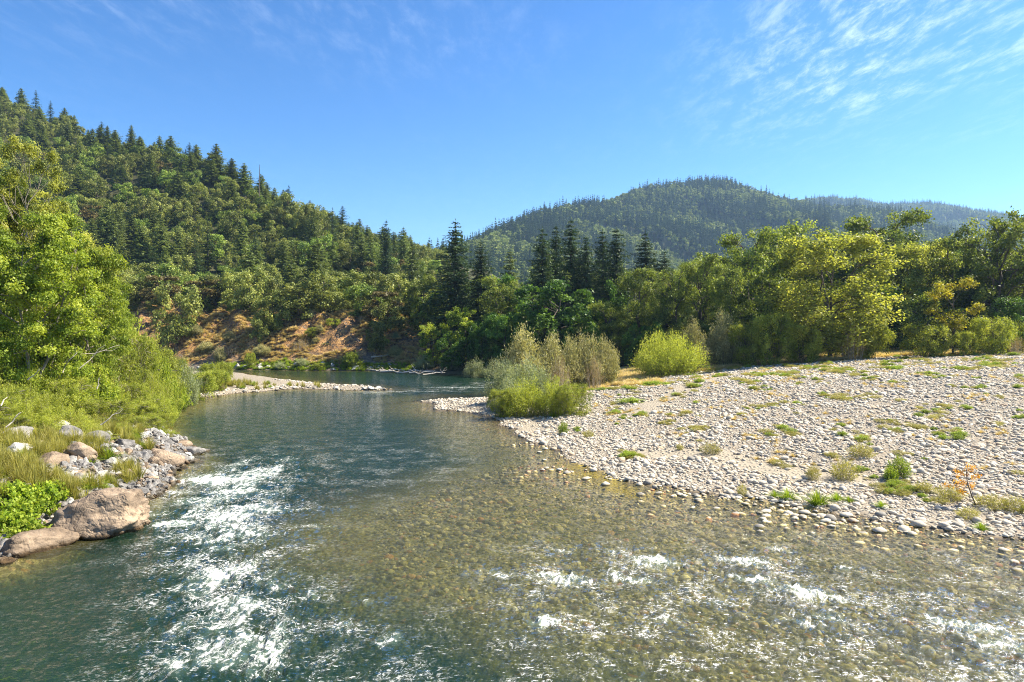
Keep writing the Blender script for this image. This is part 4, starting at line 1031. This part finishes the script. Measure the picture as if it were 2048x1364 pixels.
# ================================================================== LEFT BANK
LT = [
    ('nearalder', 50, 400, 50, 260, 'alder_tree', 'big leafy alder filling the left edge of the photo'),
    ('nearalder', 165, 480, 56, 180, 'alder_tree', 'yellow-green alder right of the big one on the left bank'),
    ('nearcotton', 50, 262, 64, 160, 'cottonwood_tree', 'tall pale cottonwood rising behind the left bank alders'),
    ('nearcotton', 120, 375, 68, 150, 'cottonwood_tree', 'second pale cottonwood behind the left bank alders, nearer the river'),
    ('nearalder', -70, 330, 56, 220, 'alder_tree', 'alder at the extreme left, mostly cut by the frame'),
    ('nearalder', 5, 330, 64, 150, 'alder_tree', 'alder behind the big leafy one at the left edge'),
    ('nearalder', 205, 560, 70, 120, 'alder_tree', 'low alder where the tree wall steps down to the shrubs'),
    ('nearcotton', 190, 455, 72, 100, 'cottonwood_tree', 'thin cottonwood at the right end of the left bank trees'),
]
for kind, px, top, Yd, w_, nm, lb in LT: at(kind, px, top, Yd, w_, name=nm, label=lb, rot=(px * .7) % 6.28)
LS = [
    ('nearwillow', 318, 775, 64, 66), ('nearwillow', 318, 740, 70, 80), ('willow', 395, 742, 92, 60), ('willow', 430, 738, 100, 50), ('nearleafy', 375, 757, 86, 50), ('nearwillow', 342, 712, 84, 76), ('nearwillow', 300, 690, 76, 100),
    ('nearwillow', 215, 745, 57, 90), ('nearleafy', 150, 775, 50, 80), ('nearwillow', 90, 780, 46, 90), ('nearwillow', 20, 770, 44, 90), ('nearleafy', 60, 730, 49, 90), ('nearwillow', 265, 800, 56, 80), ('nearwillow', 155, 820, 46, 80),
    ('nearwillow', 85, 830, 43, 80), ('nearwillow', 10, 830, 41, 90), ('nearwillow', 200, 870, 45, 70), ('nearwillow', 130, 890, 42, 70), ('nearwillow', 60, 925, 38, 60), ('nearwillow', 145, 915, 40, 60), ('nearwillow', 255, 870, 48, 60), ('nearwillow', 320, 850, 53, 60), ('nearleafy', 330, 790, 66, 50),
    ('nearwillow', 100, 740, 52, 100), ('nearwillow', 20, 940, 35, 80), ('nearwillow', 60, 960, 35, 60),
    ('nearleafy', 250, 625, 76, 110), ('nearwillow', 295, 650, 78, 100), ('nearwillow', 330, 690, 80, 80), ('nearleafy', 320, 700, 74, 60), ('nearwillow', 270, 660, 70, 90),
    ('nearleafy', 200, 640, 66, 100), ('nearwillow', 230, 690, 62, 110), ('nearwillow', 160, 680, 58, 110), ('nearleafy', 100, 690, 54, 110), ('nearleafy', 30, 680, 50, 120),
    ('nearwillow', 290, 730, 66, 90), ('nearleafy', 335, 748, 72, 60), ('nearwillow', 250, 760, 60, 90), ('nearleafy', 190, 730, 54, 90), ('nearwillow', 130, 750, 50, 110), ('nearwillow', 60, 760, 47, 110), ('nearwillow', 0, 745, 46, 110),
    ('nearwillow', 300, 790, 58, 80), ('nearwillow', 210, 795, 50, 100), ('nearwillow', 120, 800, 45, 110), ('nearwillow', 40, 790, 43, 110), ('nearwillow', 280, 830, 52, 80), ('nearwillow', 310, 825, 55, 60),
    ('silver', 370, 720, 84, 60), ('silver', 345, 735, 82, 50), ('willow', 420, 725, 104, 50), ('willow', 445, 722, 108, 40), ('silver', 395, 735, 98, 44), ('nearleafy', 350, 762, 80, 60), ('willow', 372, 765, 86, 44),
    ('nearwillow', 240, 840, 47, 70), ('nearwillow', 170, 840, 44, 80), ('nearwillow', -40, 720, 48, 120), ('nearwillow', -30, 800, 41, 100),
]
lrnd = ['against the dark hillside', 'between the alders and the water', 'among the rocks of the left bank', 'on the slope of the left bank']
for k, (kind, px, top, Yd, w_) in enumerate(LS):
    d_ = {'nearleafy': 'broad-leaved bright green bush', 'nearwillow': 'feathery yellow-green willow', 'silver': 'grey-green willow', 'willow': 'olive willow'}[kind]
    at(kind, px, top, Yd, w_ * 1.1, name='bank_shrub', label='%s in the thicket on the left bank' % d_, cat='shrub', group='%ss in the left bank thicket' % d_, parts=('stem', 'foliage'))

# leaning bleached branches in the thicket
for k, (a_, b_, ya, yb) in enumerate([((155, 740), (210, 690), 50, 51), ((125, 745), (160, 685), 50, 50), ((55, 760), (80, 735), 44, 44), ((200, 850), (245, 818), 42, 42.6), ((10, 855), (40, 825), 38, 38.5), ((0, 812), (12, 795), 40, 41), ((193, 778), (198, 755), 48, 48), ((150, 712), (240, 690), 54, 56)]):
    pa = np.array([(a_[0] - 1024) / F * ya, ya, CAM_H + (HZ - a_[1]) / F * ya]); pb = np.array([(b_[0] - 1024) / F * yb, yb, CAM_H + (HZ - b_[1]) / F * yb])
    rng = rs(700 + k); c = curve(rng, pa * 0 , pb - pa, 6, 0.05)
    bs = tube(c, np.linspace(0.045, 0.015, 6), 6); tw = tube(curve(rng, c[3], c[3] + (pb - pa) * .3 + [0.2, 0, .1], 4, .1), [0.02, .015, .01, .006], 4)
    m_ = merge([bs, tw]); o = mkobj('dead_branch', raw_mesh('dead_branch', m_[0], m_[1], M_dead, True), None, pa)
    tag(o, 'bleached dead branch leaning in the left bank thicket', 'branch', 'bleached branches in the left bank thicket')

# rocks
def rock(name, px, row, wpx, z, hw, seed, mat, label, group=None, cat='rock', sub=3, sy=0.8, cuts=10, noise=0.07, rot=None, tight=0.75):
    """rock whose foot shows at (px,row) standing on level z"""
    x, y = WP(px, row, z); w_ = wpx / F * y
    me = rock_mesh(name, seed, sub, cuts, noise, (w_ / 1.55, w_ / 1.55 * sy, w_ / 1.55 * hw), mat, True, tight=tight)
    y += w_ * 0.45 * sy
    o = mkobj(name, me, None, (x, y, max(z, ground(x, y) if z > 0.2 else z) + w_ * hw * 0.28)); o.rotation_euler = (0, 0, (rr.uniform(-.5, .5)) if rot is None else rot)
    tag(o, label, cat, group); return o
def set_flat(o):
    o.data.polygons.foreach_set('use_smooth', np.zeros(len(o.data.polygons), bool))
rock('boulder', 160, 1086, 196, -0.1, 0.52, 3001, M_rocktan, 'huge cracked tan boulder at the water edge, lower left', sub=5, cuts=20, noise=0.17, cat='boulder', rot=0.1, sy=0.7, tight=0.66)
rock('boulder', 28, 1118, 128, -0.1, 0.5, 3005, M_rocktan, 'smaller tan boulder in front of the huge one, at the left edge', sub=5, cuts=12, noise=0.09, cat='boulder', rot=0.3, tight=0.7)
NR = [(376, 912, 42, 0, .55, 'g', 'grey block standing in the water at the point of the left bank'), (318, 940, 62, 0, .8, 't', 'brown angular rock at the water edge with a lit left face'), (345, 928, 34, 0, .5, 't', 'flat brown rock beside the angular one at the point'),
      (184, 932, 44, .7, .7, 'g', 'dark grey angular rock between two willows'), (265, 935, 30, .2, .6, 'g', 'rounded grey stone left of the angular brown rock'), (292, 955, 34, 0, .45, 't', 'low brown stone at the waterline under the angular rock'),
      (280, 978, 50, -.05, .3, 't', 'wet rust-brown stone awash at the waterline'), (205, 968, 36, .1, .5, 'g', 'grey stone just above the huge boulder'), (150, 968, 60, .4, .6, 't', 'brown split rock behind the huge boulder'),
      (90, 978, 50, .7, .6, 't', 'purplish rock left of the split one'), (50, 885, 60, 1.6, .6, 'p', 'pale rock high on the left bank'), (15, 932, 56, 1.3, .6, 'g', 'grey rock at the left edge'), (20, 965, 60, 1.0, .45, 'p', 'flat pale slab at the left edge'),
      (105, 900, 50, 1.5, .5, 'p', 'pale slab under the left bank willows'), (120, 925, 50, 1.1, .7, 'g', 'rounded grey rock below the pale slab'), (240, 915, 34, .9, .6, 'g', 'grey rock half hidden by the green tuft'),
      (340, 900, 50, .2, .4, 't', 'low tan ledge behind the grey block at the point'), (405, 905, 20, 0, .3, 'g', 'small stone awash right of the grey block')]
for k, (px, row, w_, z, hw, mt, lb) in enumerate(NR):
    o = rock('rock', px, row, w_, z, hw, 3100 + k, {'g': M_rockgrey, 't': M_rocktan, 'p': M_rockpale}[mt], lb, sub=4, cuts=12, noise=0.06, tight=0.72)
rr = random.Random(77); k = 0
while k < 165:
    d = rr.random() ** 1.4 * 7.5 - 0.5
    y = rr.uniform(26, 58); xs = np.interp(y, [20, 27.3, 33.7, 42, 50, 62], [-21, -20.2, -19.6, -20.5, -23.2, -31])
    x = xs - d; z = ground(x, y)
    if 27 < y < 33 and d < 3: continue
    s_ = rr.uniform(0.14, 0.5) * (1.3 if rr.random() < .2 else 1)
    mt = rr.choice([M_rockgrey, M_rockgrey, M_rocktan, M_rockgrey, M_rockpale])
    nmm = 'rock'
    if k < 14: me = rock_mesh('rock', 3300 + k, 3, 9, 0.06, (1, .8, .75), mt, False, tight=.6); RK = globals().setdefault('RKS', []); RK.append(me)
    else: me = RKS[rr.randrange(14)]
    o = mkobj(nmm, me, None, (x, y, z + s_ * 0.15)); o.scale = (s_ * rr.uniform(.8, 1.3), s_, s_ * rr.uniform(.7, 1.2)); o.rotation_euler = (rr.uniform(-.3, .3), rr.uniform(-.3, .3), rr.random() * 6.28)
    tag(o, 'broken riprap rock tumbled along the left bank waterline', 'rock', 'riprap rocks along the left bank'); k += 1
# spit and far bank stones, pale
for k in range(112):
    u = rr.random()
    if k < 78:
        pl = Sb[1:8] if rr.random() < .75 else Lb[-2:] + Sb[:2]
        j = rr.randrange(len(pl) - 1); tt = rr.random(); x = pl[j][0] + (pl[j + 1][0] - pl[j][0]) * tt + rr.gauss(0, .9); y = pl[j][1] + (pl[j + 1][1] - pl[j][1]) * tt + rr.gauss(0, .9)
        if rr.random() < .12: x, y = rr.uniform(-44, -38) - 3, rr.uniform(90, 104)
        lb, gp, s_ = 'pale stone on the low rocky spit in the middle distance', 'stones on the rocky spit', rr.uniform(.22, .6)
        if k < 4: x, y, s_ = -22 + k * .9, 106.4 + .3 * k, .7
    else:
        j = rr.randrange(2, 4); tt = rr.random(); pl = Fb; x = pl[j - 1][0] + (pl[j][0] - pl[j - 1][0]) * tt + rr.gauss(0, 1.5); y = pl[j - 1][1] + (pl[j][1] - pl[j - 1][1]) * tt + abs(rr.gauss(0, 1.5)) + .5
        lb, gp, s_ = 'rock at the foot of the dry bank across the river', 'rocks at the foot of the far bank', rr.uniform(.4, 1.2)
    me = RKS[rr.randrange(14)]
    o = mkobj('rock', me, None, (x, y, ground(x, y) + s_ * .12)); o.scale = (s_ * rr.uniform(.9, 1.5), s_, s_ * rr.uniform(.7, 1)); o.rotation_euler = (0, 0, rr.random() * 6.28)
    o.material_slots[0].link = 'OBJECT'; o.material_slots[0].material = M_rockpale
    tag(o, lb, 'rock', gp)

# ================================================================== THE GRAVEL BAR
cob = [rock_mesh('cobble', 4000 + i, 2, 5, 0.06, (1, rr.uniform(.65, .95), rr.uniform(.4, .62)), M_cobble, True, tight=.85) for i in range(8)]
def cobble_points(n, y0, y1, u0, u1, cond, seed):
    rng = rs(seed); yy = y0 + (y1 - y0) * rng.random(n) ** 1.0; xx = rng.uniform(u0, u1, n) * yy
    zz_, q = land(xx, yy); ok = cond(xx, yy, zz_, q, rng); return xx[ok], yy[ok], zz_[ok]
segp = [WP(1275, 895, .8), WP(1420, 905, .8), WP(1560, 935, .7), WP(1700, 955, .6)]
segt = [WP(1290, 815, 1.6), WP(1360, 780, 2.3), WP(1420, 752, 3.0), WP(1460, 735, 3.6)]
def bar_cond(x, y, z, q, rng):
    p = 0.88 - 0.85 * np.exp(-(dist_line(x, y, segp) / 1.6) ** 2) - 0.85 * np.exp(-(dist_line(x, y, segt) / 2.2) ** 2)
    p = p - 0.7 * sst(y, 92, 112) * (x < 25) - 0.75 * sst(y, 118, 124)
    p = p - 0.7 * np.exp(-(dist_line(x, y, [(-1.5, 76), (2, 70), (1.5, 62)]) / 1.0) ** 2)
    p = p - 0.25 * sst(fbm(x / 5, y / 5, 3, 990), 0.1, 0.5)
    return (~q['ins']) & (q['wr'] > .5) & (y < 126) & (rng.random(len(x)) < p)
def bed_cond(x, y, z, q, rng):
    rng_k = 1 - .85 * np.exp(-(dist_line(x, y, [WP(1140, 930), WP(1215, 965), WP(1262, 985)]) / 1.2) ** 2)
    return q['ins'] & (rng.random(len(x)) < rng_k) & (z > -0.62) & (rng.random(len(x)) < np.clip(1.0 - (-z) * 0.6, 0.2, 1)) & (y < 70)
a = cobble_points(46000, 26, 60, -0.02, 0.86, bar_cond, 1)
b = cobble_points(88000, 60, 127, -0.16, 0.84, bar_cond, 2)
c = cobble_points(26000, 15, 56, -0.2, 0.86, bed_cond, 3)
d = cobble_points(12000, 84, 125, -0.50, -0.15, lambda x, y, z, q, r_: (~q['ins']) & (q['ws'] > .5) & (q['ds'] < 4), 4)
e = cobble_points(1500, 76, 95, -0.2, 0.05, lambda x, y, z, q, r_: (~q['ins']) & (q['wr'] > .5), 5)
f_ = cobble_points(16000, 26, 60, -.86, -.38, lambda x, y, z, q, r_: (~q['ins']) & (q['wl'] > .5) & (q['dl'] < 6), 6)
xx, yy, zz_ = [np.concatenate([q[i] for q in (a, b, c, d, e)]) for i in range(3)]
rng = rs(66); n = len(xx)
sz = np.exp(rng.normal(math.log(0.078), 0.52, n)); sz = np.clip(sz, .04, .27) * (1 + .35 * np.clip(fbm(xx / 6, yy / 6, 2, 1201), -.6, .8)) * (1 + 0.12 * (yy > 60))
print('cobbles', n)
nf_ = len(f_[0]); sf_ = np.exp(rng.normal(math.log(.15), .4, nf_))
scatter('bank_rubble', np.column_stack([f_[0], f_[1], f_[2] + sf_ * .1]), rng.random(nf_) * 6.28, sf_, rng.integers(0, 6, nf_), RKS[:6], 'small broken rubble between the rocks of the left bank')
scatter('gravel', np.column_stack([xx, yy, zz_ + sz * 0.12]), rng.random(n) * 6.28, sz, rng.integers(0, 8, n), cob, 'rounded grey and tan river cobbles of the gravel bar and shallows', tilt=rng.normal(0, .25, (n, 2)))
# the larger single stones
for k in range(110):
    while True:
        tt = rr.random(); j = rr.randrange(8, len(Rb) - 3); x = Rb[j][0] + (Rb[j + 1][0] - Rb[j][0]) * tt + rr.gauss(0, 2.2); y = Rb[j][1] + (Rb[j + 1][1] - Rb[j][1]) * tt + rr.gauss(0, 2.2)
        if k > 60: x, y = x + rr.uniform(0, 14), y + rr.uniform(0, 25)
        z = ground(x, y)
        if z > -0.25: break
    s_ = rr.uniform(.2, .34)
    o = mkobj('river_stone', cob[rr.randrange(8)], None, (x, y, z + s_ * .2)); o.scale = (s_, s_, s_ * rr.uniform(.9, 1.3)); o.rotation_euler = (rr.uniform(-.2, .2), rr.uniform(-.2, .2), rr.random() * 6.28)
    tag(o, 'larger rounded stone lying on the gravel shore on the right', 'stone', 'larger stones on the gravel shore')

# plants on the bar
for kind, px, row, z, h, w_, lb in [
    ('greenbush', 1800, 945, .9, 1.35, 1.7, 'fresh green willow bush on the cobbles, right of the olive ones'), ('greenbush', 1783, 952, .8, .9, 1.0, 'low green shoot at the foot of the fresh green bush'),
    ('weedbush', 1690, 942, .9, 1.3, 2.0, 'olive-green bush in the middle of the cobbles'), ('weedbush', 1628, 945, .8, 1.0, 1.1, 'small olive bush left of the middle one'),
    ('weedbush', 1725, 905, 1.3, 1.0, 2.1, 'rounded tan-green bush behind the olive one'), ('weedbush', 1422, 905, .8, .9, 1.7, 'straw-coloured bush on the sandy strip'),
    ('weedbush', 1360, 893, .9, .5, .8, 'small pale bush left of the straw-coloured one'), ('greenbush', 1126, 862, .5, 1.2, 1.2, 'little yellow-green bush in front of the riverside willows'),
    ('weedbush', 1178, 868, .6, .7, 1.3, 'low dry bush right of the little yellow-green one'), ('weedbush', 1485, 985, .25, .75, .7, 'little brownish plant at the edge of the shallows'),
    ('weedbush', 1900, 990, .6, .8, 1.9, 'straggly weed left of the orange sapling'), ('weedbush', 1985, 1010, .5, .8, 1.9, 'straggly weed right of the orange sapling'),
    ('weedbush', 2035, 1015, .5, .9, 1.7, 'straggly weed at the right edge below the orange sapling'), ('weedbush', 1850, 975, .7, .7, 1.4, 'thin pale weed further left of the orange sapling'), ('weedbush', 1940, 1030, .35, .6, 1.4, 'grey weed in front of the orange sapling'),
    ('greenbush', 1262, 805, 1.4, .6, 4.0, 'spreading bright green patch on the upper bar'), ('greenbush', 1310, 765, 2.4, .7, 5.0, 'spreading green patch higher on the bar'), ('greenbush', 1208, 778, 1.8, .45, 3.0, 'low green patch right of the riverside willows')]:
    x, y = WP(px, row, z); place(kind, x, y, h, w_, name='bush', label=lb, cat='bush', z=None, sink=0.03, parts=('stem', 'foliage'))
for px, row, z, s_, lb in [(1577, 1000, .1, 1.5, 'bright green grass clump left of the three at the water edge'), (1637, 1010, .1, 1.9, 'largest bright grass clump at the water edge'), (1676, 1000, .2, 1.1, 'small grass clump right of the largest'),
                           (1552, 995, .1, 1.0, 'pale grass clump left of the bright ones'), (1700, 1003, .2, .8, 'smallest grass clump at the right end of the row'), (1765, 1012, .25, .9, 'single grass clump further right on the shore'), (1965, 1065, .0, .9, 'grass clump in the shallows near the right edge'),
                           (215, 955, .4, 1.9, 'vivid green grass clump among the left bank rocks'), (180, 965, .4, 1.3, 'lighter grass clump beside the vivid one')]:
    x, y = WP(px, row, z); o = mkobj('grass_clump', TUFT[int(px) % 2], None, (x, y, ground(x, y) - .02)); o.scale = (s_, s_, s_ * 1.0); tag(o, lb, 'grass')
# orange sapling
x, y = WP(1955, 1005, .5); zg = ground(x, y)
sp_ = empty('sapling', (x, y, zg - .05)); tag(sp_, 'leaning sapling with orange and yellow autumn leaves on the cobbles', 'sapling')
rng = rs(808); st = [tube([[0, 0, 0], [-.25, 0, .6], [-.45, 0, 1.2], [-.5, 0, 1.75], [-.45, 0, 2.05]], [.035, .03, .022, .015, .006], 6)]
cc = []
for z0, dx, dz in ((.55, -.7, .35), (.8, .45, .25), (1.1, -.95, .25), (1.3, .4, .3), (1.5, -.6, .3), (1.7, .3, .25), (.9, -1.1, .1), (1.0, -.5, .45)):
    b0 = np.array([-.25 - .2 * z0 * .6, 0, z0]); b1 = b0 + [dx, rng.normal() * .25, dz]; st.append(tube([b0, (b0 + b1) / 2 + [0, 0, .06], b1], [.014, .01, .004], 4))
    for q in np.linspace(.35, 1.05, 6): cc.append(b0 + (b1 - b0) * q + rng.normal(size=3) * .03)
cc += [np.array([-.46, 0, 1.6]), np.array([-.46, 0, 1.85]), np.array([-.45, 0, 2.05]), np.array([-.45, 0, 2.1])]
cc = np.array(cc); lv = clump_leaves(rng, cc, np.full(len(cc), .13), 16, .10, .035, 1)
m_ = merge(st); mkobj('stem', raw_mesh('sapling_stem', m_[0], m_[1], M_bark, True), sp_); mkobj('foliage', raw_mesh('sapling_leaves', lv[0], lv[1], F_orange, False, dict(tint=lv[2])), sp_)
# low weeds and grass nobody could count
rng = rs(4242)
def field(n, y0, y1, u0, u1, cond):
    yy = rng.uniform(y0, y1, n); xx = rng.uniform(u0, u1, n) * yy; zz_, q = land(xx, yy); ok = cond(xx, yy, zz_, q) ; return np.column_stack([xx[ok], yy[ok], zz_[ok]])
wd = field(7000, 33, 124, 0.06, .8, lambda x, y, z, q: (~q['ins']) & (q['wr'] > .5) & (q['dr'] > 4) & (fbm(x / 3.2, y / 6, 3, 1001) + rng.normal(0, .12, len(x)) > 0.46 - 0.05 * sst(y, 60, 45)))
lowm = [PR['weedbush'][0]['c'], PR['weedbush'][1]['c'], PR['greenbush'][0]['c']]
n = len(wd); s = rng.uniform(.2, .55, n) * (1 + .5 * (wd[:, 1] > 80))
scatter('bar_weeds', wd, rng.random(n) * 6.28, np.column_stack([s * 1.5, s * 1.5, s * .6]), rng.integers(0, 3, n), lowm, 'low green and tan weeds dotted over the gravel bar')
gd = field(26000, 112, 142, 0.10, .84, lambda x, y, z, q: (~q['ins']) & (y > 120 + 5 * pn(x / 9, y / 9, 5)))
gd2 = field(2500, 96, 124, 0.02, .22, lambda x, y, z, q: (~q['ins']) & (q['wr'] > .5) & (fbm(x / 4, y / 4, 2, 1003) > .15))
gd3 = field(14000, 155, 215, -.62, -.12, lambda x, y, z, q: (~q['ins']) & (q['wf'] > .5) & (q['df'] > 4) & (q['df'] < 44) & (fbm(x / 8, y / 8, 3, 1005) > -.15))
gd4 = field(5000, 40, 122, 0.06, .84, lambda x, y, z, q: (~q['ins']) & (q['wr'] > .5) & (q['dr'] > 5) & (fbm(x / 4, y / 7, 3, 1101) + rng.normal(0, .15, len(x)) > .42 - .25 * sst(y, 70, 115)))
gd4s = len(gd4)
gd = np.concatenate([gd, gd2, gd3, gd4]); n = len(gd); s = rng.uniform(.7, 1.5, n); s[-gd4s:] *= .42
scatter('dry_grass', gd, rng.random(n) * 6.28, np.column_stack([s * 1.6, s * 1.6, s]), rng.integers(0, 3, n), GOLD, 'golden dry grass at the forest edge and on the far bank')
lg = field(9000, 27, 112, -.86, -.28, lambda x, y, z, q: (~q['ins']) & ((q['wl'] > .4) | (q['ws'] > .5)) & (np.minimum(q['dl'], q['ds']) > 1.0) & (np.minimum(q['dl'], q['ds']) < 20) & (fbm(x / 2.5, y / 2.5, 2, 1009) > -.3 + .5 * (np.minimum(q['dl'], q['ds']) < 5)))
n = len(lg); s = rng.uniform(.7, 1.5, n)
scatter('bank_grass', lg, rng.random(n) * 6.28, s, rng.integers(0, 4, n), REED + [TUFT[0]], 'tall weeds and grass covering the ground of the left bank')
fg = field(1500, 158, 170, -.45, -.1, lambda x, y, z, q: (~q['ins']) & (q['df'] < 4.5) & (q['wf'] > .5))
n = len(fg); s = rng.uniform(.8, 1.6, n)
scatter('waterside_grass', fg, rng.random(n) * 6.28, s * 1.2, rng.integers(0, 2, n), TUFT, 'green grass along the waterline of the far bank')
lp = [(60, 1015, 1.0), (30, 1030, .9), (5, 1045, .9), (90, 1000, 1.0), (40, 1060, .7), (15, 1010, 1.1)]
for px, row, z in lp:
    x, y = WP(px, row, z); place('leafyground', x, y, .9, 2.2, name='leafy_plant', label='bright broad-leaved plant carpeting the bank beside the huge boulder', cat='plant', group='broad-leaved plants beside the huge boulder', parts=('stem', 'foliage'))
# driftwood
for k, (px, row, ln, ang, rd) in enumerate([(775, 740, 7, .1, .22), (800, 743, 9, -.1, .25), (830, 744, 8, .05, .2), (850, 746, 7, -.15, .18), (868, 748, 5, .5, .15), (760, 736, 5, .7, .18), (745, 741, 4, 2.6, .15)]):
    x, y = WP(px, row, .3); rng = rs(880 + k)
    c = curve(rng, [-ln / 2, 0, 0], [ln / 2, 0, .5 * rng.random()], 7, .03); pr_ = [tube(c, np.linspace(rd, rd * .4, 7), 8)]
    for q in range(5): p0 = c[rng.integers(1, 6)]; pr_.append(tube(curve(rng, p0, p0 + [rng.normal() * .8, rng.normal() * .5, rng.uniform(.3, 1.3)], 4, .08), [rd * .35, rd * .25, rd * .15, .02], 5))
    m_ = merge(pr_); o = mkobj('driftwood_log', raw_mesh('driftwood', m_[0], m_[1], M_dead, True), None, (x, y, max(.25, ground(x, y) + .2))); o.rotation_euler = (0, 0, ang)
    tag(o, 'bleached driftwood log stranded at the far waterline below the dark alders', 'driftwood', 'driftwood logs at the river bend')

# ================================================================== AIR
t = NT('haze'); pv = t.node('VolumePrincipled')
pv.inputs['Color'].default_value = (0.42, 0.66, 1.0, 1); pv.inputs['Density'].default_value = 0.00009; pv.inputs['Anisotropy'].default_value = 0.2
t.l.new(pv.outputs[0], t.out.inputs['Volume'])
bm = bmesh.new(); bmesh.ops.create_cube(bm, size=1.0)
zt = 900.0
for v in bm.verts: v.co = Vector((v.co.x * 11600, v.co.y * 11600, -6 if v.co.z < 0 else zt))
me = bpy.data.meshes.new('haze'); bm.to_mesh(me); bm.free(); me.materials.append(t.m)
hz = mkobj('haze', me); tag(hz, kind='stuff')

# ================================================================== telling like things apart by their place
def nth(n):
    w_ = ['first', 'second', 'third', 'fourth', 'fifth', 'sixth', 'seventh', 'eighth', 'ninth', 'tenth', 'eleventh', 'twelfth']
    if n <= 12: return w_[n - 1]
    return '%d%s' % (n, {1: 'st', 2: 'nd', 3: 'rd'}.get(n % 10 if n % 100 not in (11, 12, 13) else 0, 'th'))
by = {}
for o in C.objects:
    if o.parent is None and o.get('group') and o.get('label') and o.location.y > 1:
        by.setdefault(o['label'], []).append(o)
for lb, os_ in by.items():
    if 2 <= len(os_) <= 60 and ('thicket' in lb or 'valley forest' in lb or 'foot of the left' in lb or 'wooded left' in lb or 'bronze' in lb or 'huge boulder' in lb or 'far waterline' in lb or 'foot of the dry' in lb or 'clinging' in lb):
        os_.sort(key=lambda o: o.location.x / o.location.y)
        for i, o in enumerate(os_):
            t_ = '%s, %s from the left' % (lb, nth(i + 1))
            if len(t_.split()) > 16: t_ = '%s, %s from left' % (lb, nth(i + 1))
            if len(t_.split()) <= 16: o['label'] = t_
